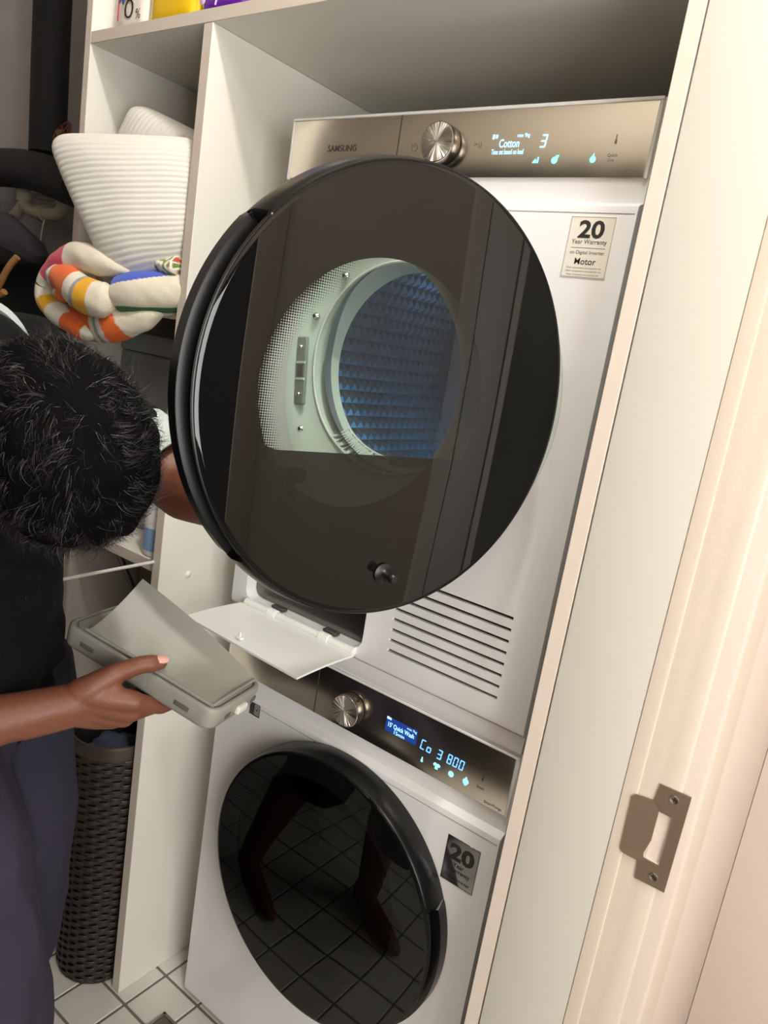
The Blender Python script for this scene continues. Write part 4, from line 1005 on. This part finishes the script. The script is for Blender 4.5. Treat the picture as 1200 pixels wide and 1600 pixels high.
# eyes on the downturned face
for sd in (-1, 1):
    bm = bmesh.new(); ball(bm, HM @ Vector((sd*.030, .0835, .004)), .0125, 2); ey = from_bm('eye', bm, mat('eye_white', s2l(226, 220, 210), .2), body)
    bm = bmesh.new(); ball(bm, HM @ Vector((sd*.030, .0905, .0025)), .0062, 2); from_bm('iris', bm, BLACKGLOSS, pe)

def wrinkle(o, amp, fx, seed, axis=UP, box_=None):
    me = o.data; me.update()
    for v in me.vertices:
        p = v.co; q = Vector((p.x*fx[0], p.y*fx[1], p.z*fx[2]))
        d = noise.noise(q+Vector((seed, 0, 0))); d2 = 1-abs(noise.noise(q*1.7+Vector((seed*2, 3, 0))))*2.2
        v.co = p + v.normal*amp*(d + .8*d2)
    me.update(); return o
# t-shirt
bm = bmesh.new()
for k, rr in ((-.062, (.094, .088, .094, .068)), (0, (.104, .100, .106, .080)), (.062, (.094, .088, .094, .068))):
    limb(bm, [q+LF*k for q in (pelvis+UP*.005+F*.012, waist+F*.016, chest+F*.010, upper)], rr)
limb(bm, [upper-LF*.08, RS], [.070, .067]); limb(bm, [upper+LF*.06, LS], [.070, .066])
limb(bm, [RS, RS*.5+EL*.5], [.068, .066]); limb(bm, [LS, Vector((.080, -.325, 1.200)), Vector((.105, -.316, 1.186))], [.064, .062, .060])
limb(bm, [upper, upper*.40+Vector((.055, -.505, 1.285))*.60], [.078, .068])
limb(bm, [upper*.40+Vector((.055, -.505, 1.285))*.60, Vector((.062, -.500, 1.280))], [.070, .062])
sh = remesh('t_shirt', bm, SHIRTM, pe, .0062, 5)
wrinkle(sh, .0075, (7, 7, 15), 2.5)
# pale sleeve hem at the left arm
ax = (LE-Vector((.080, -.325, 1.200))).normalized(); Mh = Matrix.Translation(Vector((.122, -.309, 1.177))) @ frame_from(ax).to_4x4()
lathe('sleeve_hem', [(.050, -.030), (.0615, -.030), (.0625, -.010), (.0615, .022), (.0600, .030), (.0575, .030), (.052, .010), (.050, -.030)], Mh, mat('pale_hem', s2l(196, 206, 202), .85, bump=(600, .3, 3)), pe, n=48)['label'] = 'pale grey sleeve hem'
ax = (Vector((.055, -.505, 1.285))-upper).normalized()
lathe('collar', [(.055, -.006), (.066, -.009), (.0700, .002), (.066, .013), (.058, .012), (.055, -.006)], Matrix.Translation((.068, -.497, 1.286)) @ frame_from(ax).to_4x4(), bpy.data.materials['pale_hem'], pe, n=48)['label'] = 'pale grey collar'
# shorts
bm = bmesh.new()
limb(bm, [pelvis-LF*.05, pelvis+LF*.05], [.102, .102]); limb(bm, [pelvis+UP*.05, pelvis-UP*.05], [.104, .108])
limb(bm, [Vector((.062, -.580, .84)), Vector((.140, -.552, .69)), Vector((.205, -.552, .52)), Vector((.232, -.557, .34))], [.100, .094, .090, .090])
limb(bm, [Vector((.010, -.440, .84)), Vector((.036, -.440, .64)), Vector((.030, -.440, .44))], [.105, .098, .094])
so = remesh('shorts', bm, SHORTM, pe, .0068, 5)
wrinkle(so, .0070, (9, 9, 5), 7.5)
# hair: dark cap plus many short curly strands
bm = bmesh.new(); capf = []
bm2 = bmesh.ops.create_icosphere(bm, subdivisions=5, radius=1)
for v in bm2['verts']:
    d = v.co.copy(); k = 1 + .05*noise.noise(d*5)
    hl = 1.0
    if d.y > .45 and d.z < .30: hl = .93          # clear of the face
    if d.z < -.55: hl = .86
    v.co = HM @ Vector((d.x*.0925*k*hl, d.y*.112*k*hl, d.z*.124*k*hl))
hc = from_bm('hair', bm, CAPM, pe, angle=None); hc['label'] = 'short black wavy hair'
hv, hf = [], []; R2 = random.Random(11); nclump = 2300
for c in range(nclump):
    z = R2.uniform(-.62, 1); a = R2.uniform(0, 2*PI); r = math.sqrt(1-z*z); d = Vector((r*math.cos(a), r*math.sin(a), z))
    if d.y > .58 and d.z < .02: continue
    root = Vector((d.x*.090, d.y*.108, d.z*.120))
    nrm = Vector((d.x/.09, d.y/.108, d.z/.12)).normalized()
    # whorl near the crown, hair sweeping away from it
    flow = nrm.cross(Vector((.25, -.35, 1))).normalized(); away = (nrm - Vector((.15, -.2, 1)).normalized()*.9); away = (away - nrm*away.dot(nrm)); away = away.normalized() if away.length > .01 else flow
    dr = (away*.75 + flow*.45*math.sin(a*2+2.1*noise.noise(d*3)) + Vector((R2.gauss(0, .28), R2.gauss(0, .28), R2.gauss(0, .28)))).normalized()
    Lc = R2.uniform(.016, .029); curl = R2.uniform(-1, 1)*70
    for s_ in range(17):
        off = Vector((R2.gauss(0, .0034), R2.gauss(0, .0034), R2.gauss(0, .0034))); p = root + off - nrm*.004; dirn = (nrm*.58 + dr*.92 + Vector((R2.gauss(0, .16), R2.gauss(0, .16), R2.gauss(0, .16)))).normalized()
        axis = nrm.cross(dr).normalized(); L = Lc*R2.uniform(.75, 1.15); w = R2.uniform(.00020, .00036); sidev = dirn.cross(Vector((R2.gauss(0, 1), R2.gauss(0, 1), R2.gauss(0, 1)))).normalized()
        base = len(hv); NS = 5
        for q in range(NS+1):
            ww = w*(1-.75*q/NS)
            hv.append(HM @ (p+sidev*ww)); hv.append(HM @ (p-sidev*ww))
            p = p + dirn*(L/NS)
            dirn = (Matrix.Rotation(math.radians(20+curl*.35), 3, axis) @ dirn + dr*.10).normalized()
            dirn = (Matrix.Rotation(math.radians(curl*.4), 3, nrm) @ dirn).normalized()
        for q in range(NS):
            b0 = base+2*q; hf.append((b0, b0+1, b0+3, b0+2))
sd_ = from_py('hair_strands', hv, hf, HAIRM, hc, angle=None); sd_['kind'] = 'stuff'

# unseen dark clothes added opposite the machines for the glossy fronts to reflect
rail = tube('unseen_rail', [(-1.69, -1.30, 1.80), (.655, -1.30, 1.80)], .012, STEEL, None, n=14); tag(rail, 'unseen steel rail added opposite the machines to carry the dark coats', 'rail')
COATM = mat('coat_cloth', s2l(20, 20, 24), .95)
for k in range(9):
    x = -1.45 + .235*k; bm = bmesh.new(); N = 36; rows = []
    for q, (z, w, d) in enumerate(((1.765, .02, .03), (1.74, .06, .10), (1.69, .085, .19), (1.50, .095, .22), (1.1, .10, .225), (.6, .105, .23), (.18, .11, .235))):
        rows.append([bm.verts.new((x+w*math.cos(a)*(1+.12*noise.noise(Vector((a*3, z*1.5, k)))), -1.30+d*math.sin(a)*(1+.10*noise.noise(Vector((a*3, z, k+9)))), z)) for a in [2*PI*i/N for i in range(N)]])
    for A, B in zip(rows, rows[1:]):
        for i in range(N): bm.faces.new((A[i], A[(i+1) % N], B[(i+1) % N], B[i]))
    bm.faces.new(rows[0]); bm.faces.new(rows[-1][::-1]); bmesh.ops.recalc_face_normals(bm, faces=bm.faces)
    c_ = thing('unseen_coat', 'unseen dark coat added opposite the machines as a dark reflection', 'coat', (x, -1.30, .18), 'unseen dark coats added for the reflections')
    from_bm('coat', bm, COATM, c_, angle=None)
    tube('hook', smooth_path([(x, -1.30, 1.76), (x, -1.30, 1.780), (x, -1.284, 1.800), (x, -1.30, 1.8150), (x, -1.316, 1.802)], 4), .0022, STEEL, c_, n=6)

# dark bins and board added to stand in for shade in the shelf cells
bn = thing('shade_bin', 'slate grey bin added to darken the shaded middle shelf cell below the towel', 'bin', (-.275, .2, .9275))
BINM = mat('slate_shade', s2l(158, 160, 163), .95, bump=(500, .4, 3))
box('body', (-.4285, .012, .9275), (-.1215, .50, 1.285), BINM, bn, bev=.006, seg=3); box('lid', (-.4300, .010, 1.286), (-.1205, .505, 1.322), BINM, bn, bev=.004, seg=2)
bn = thing('shade_board', 'taupe board added against the left side panel to darken the shaded lower cell', 'ironing board', (-.417, .1, 0))
BINT = mat('taupe_shade', s2l(138, 126, 117), .95, bump=(500, .4, 3))
box('shade_slab', (-.4295, -.085, .004), (-.4060, .50, .885), BINT, bn, bev=.009, seg=4)
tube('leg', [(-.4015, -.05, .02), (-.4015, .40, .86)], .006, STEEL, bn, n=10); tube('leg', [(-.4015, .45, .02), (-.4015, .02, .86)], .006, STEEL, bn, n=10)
bn = thing('shade_bin', 'taupe bin added to darken the shaded cell behind the wicker basket', 'bin', (-.26, .3, 0))
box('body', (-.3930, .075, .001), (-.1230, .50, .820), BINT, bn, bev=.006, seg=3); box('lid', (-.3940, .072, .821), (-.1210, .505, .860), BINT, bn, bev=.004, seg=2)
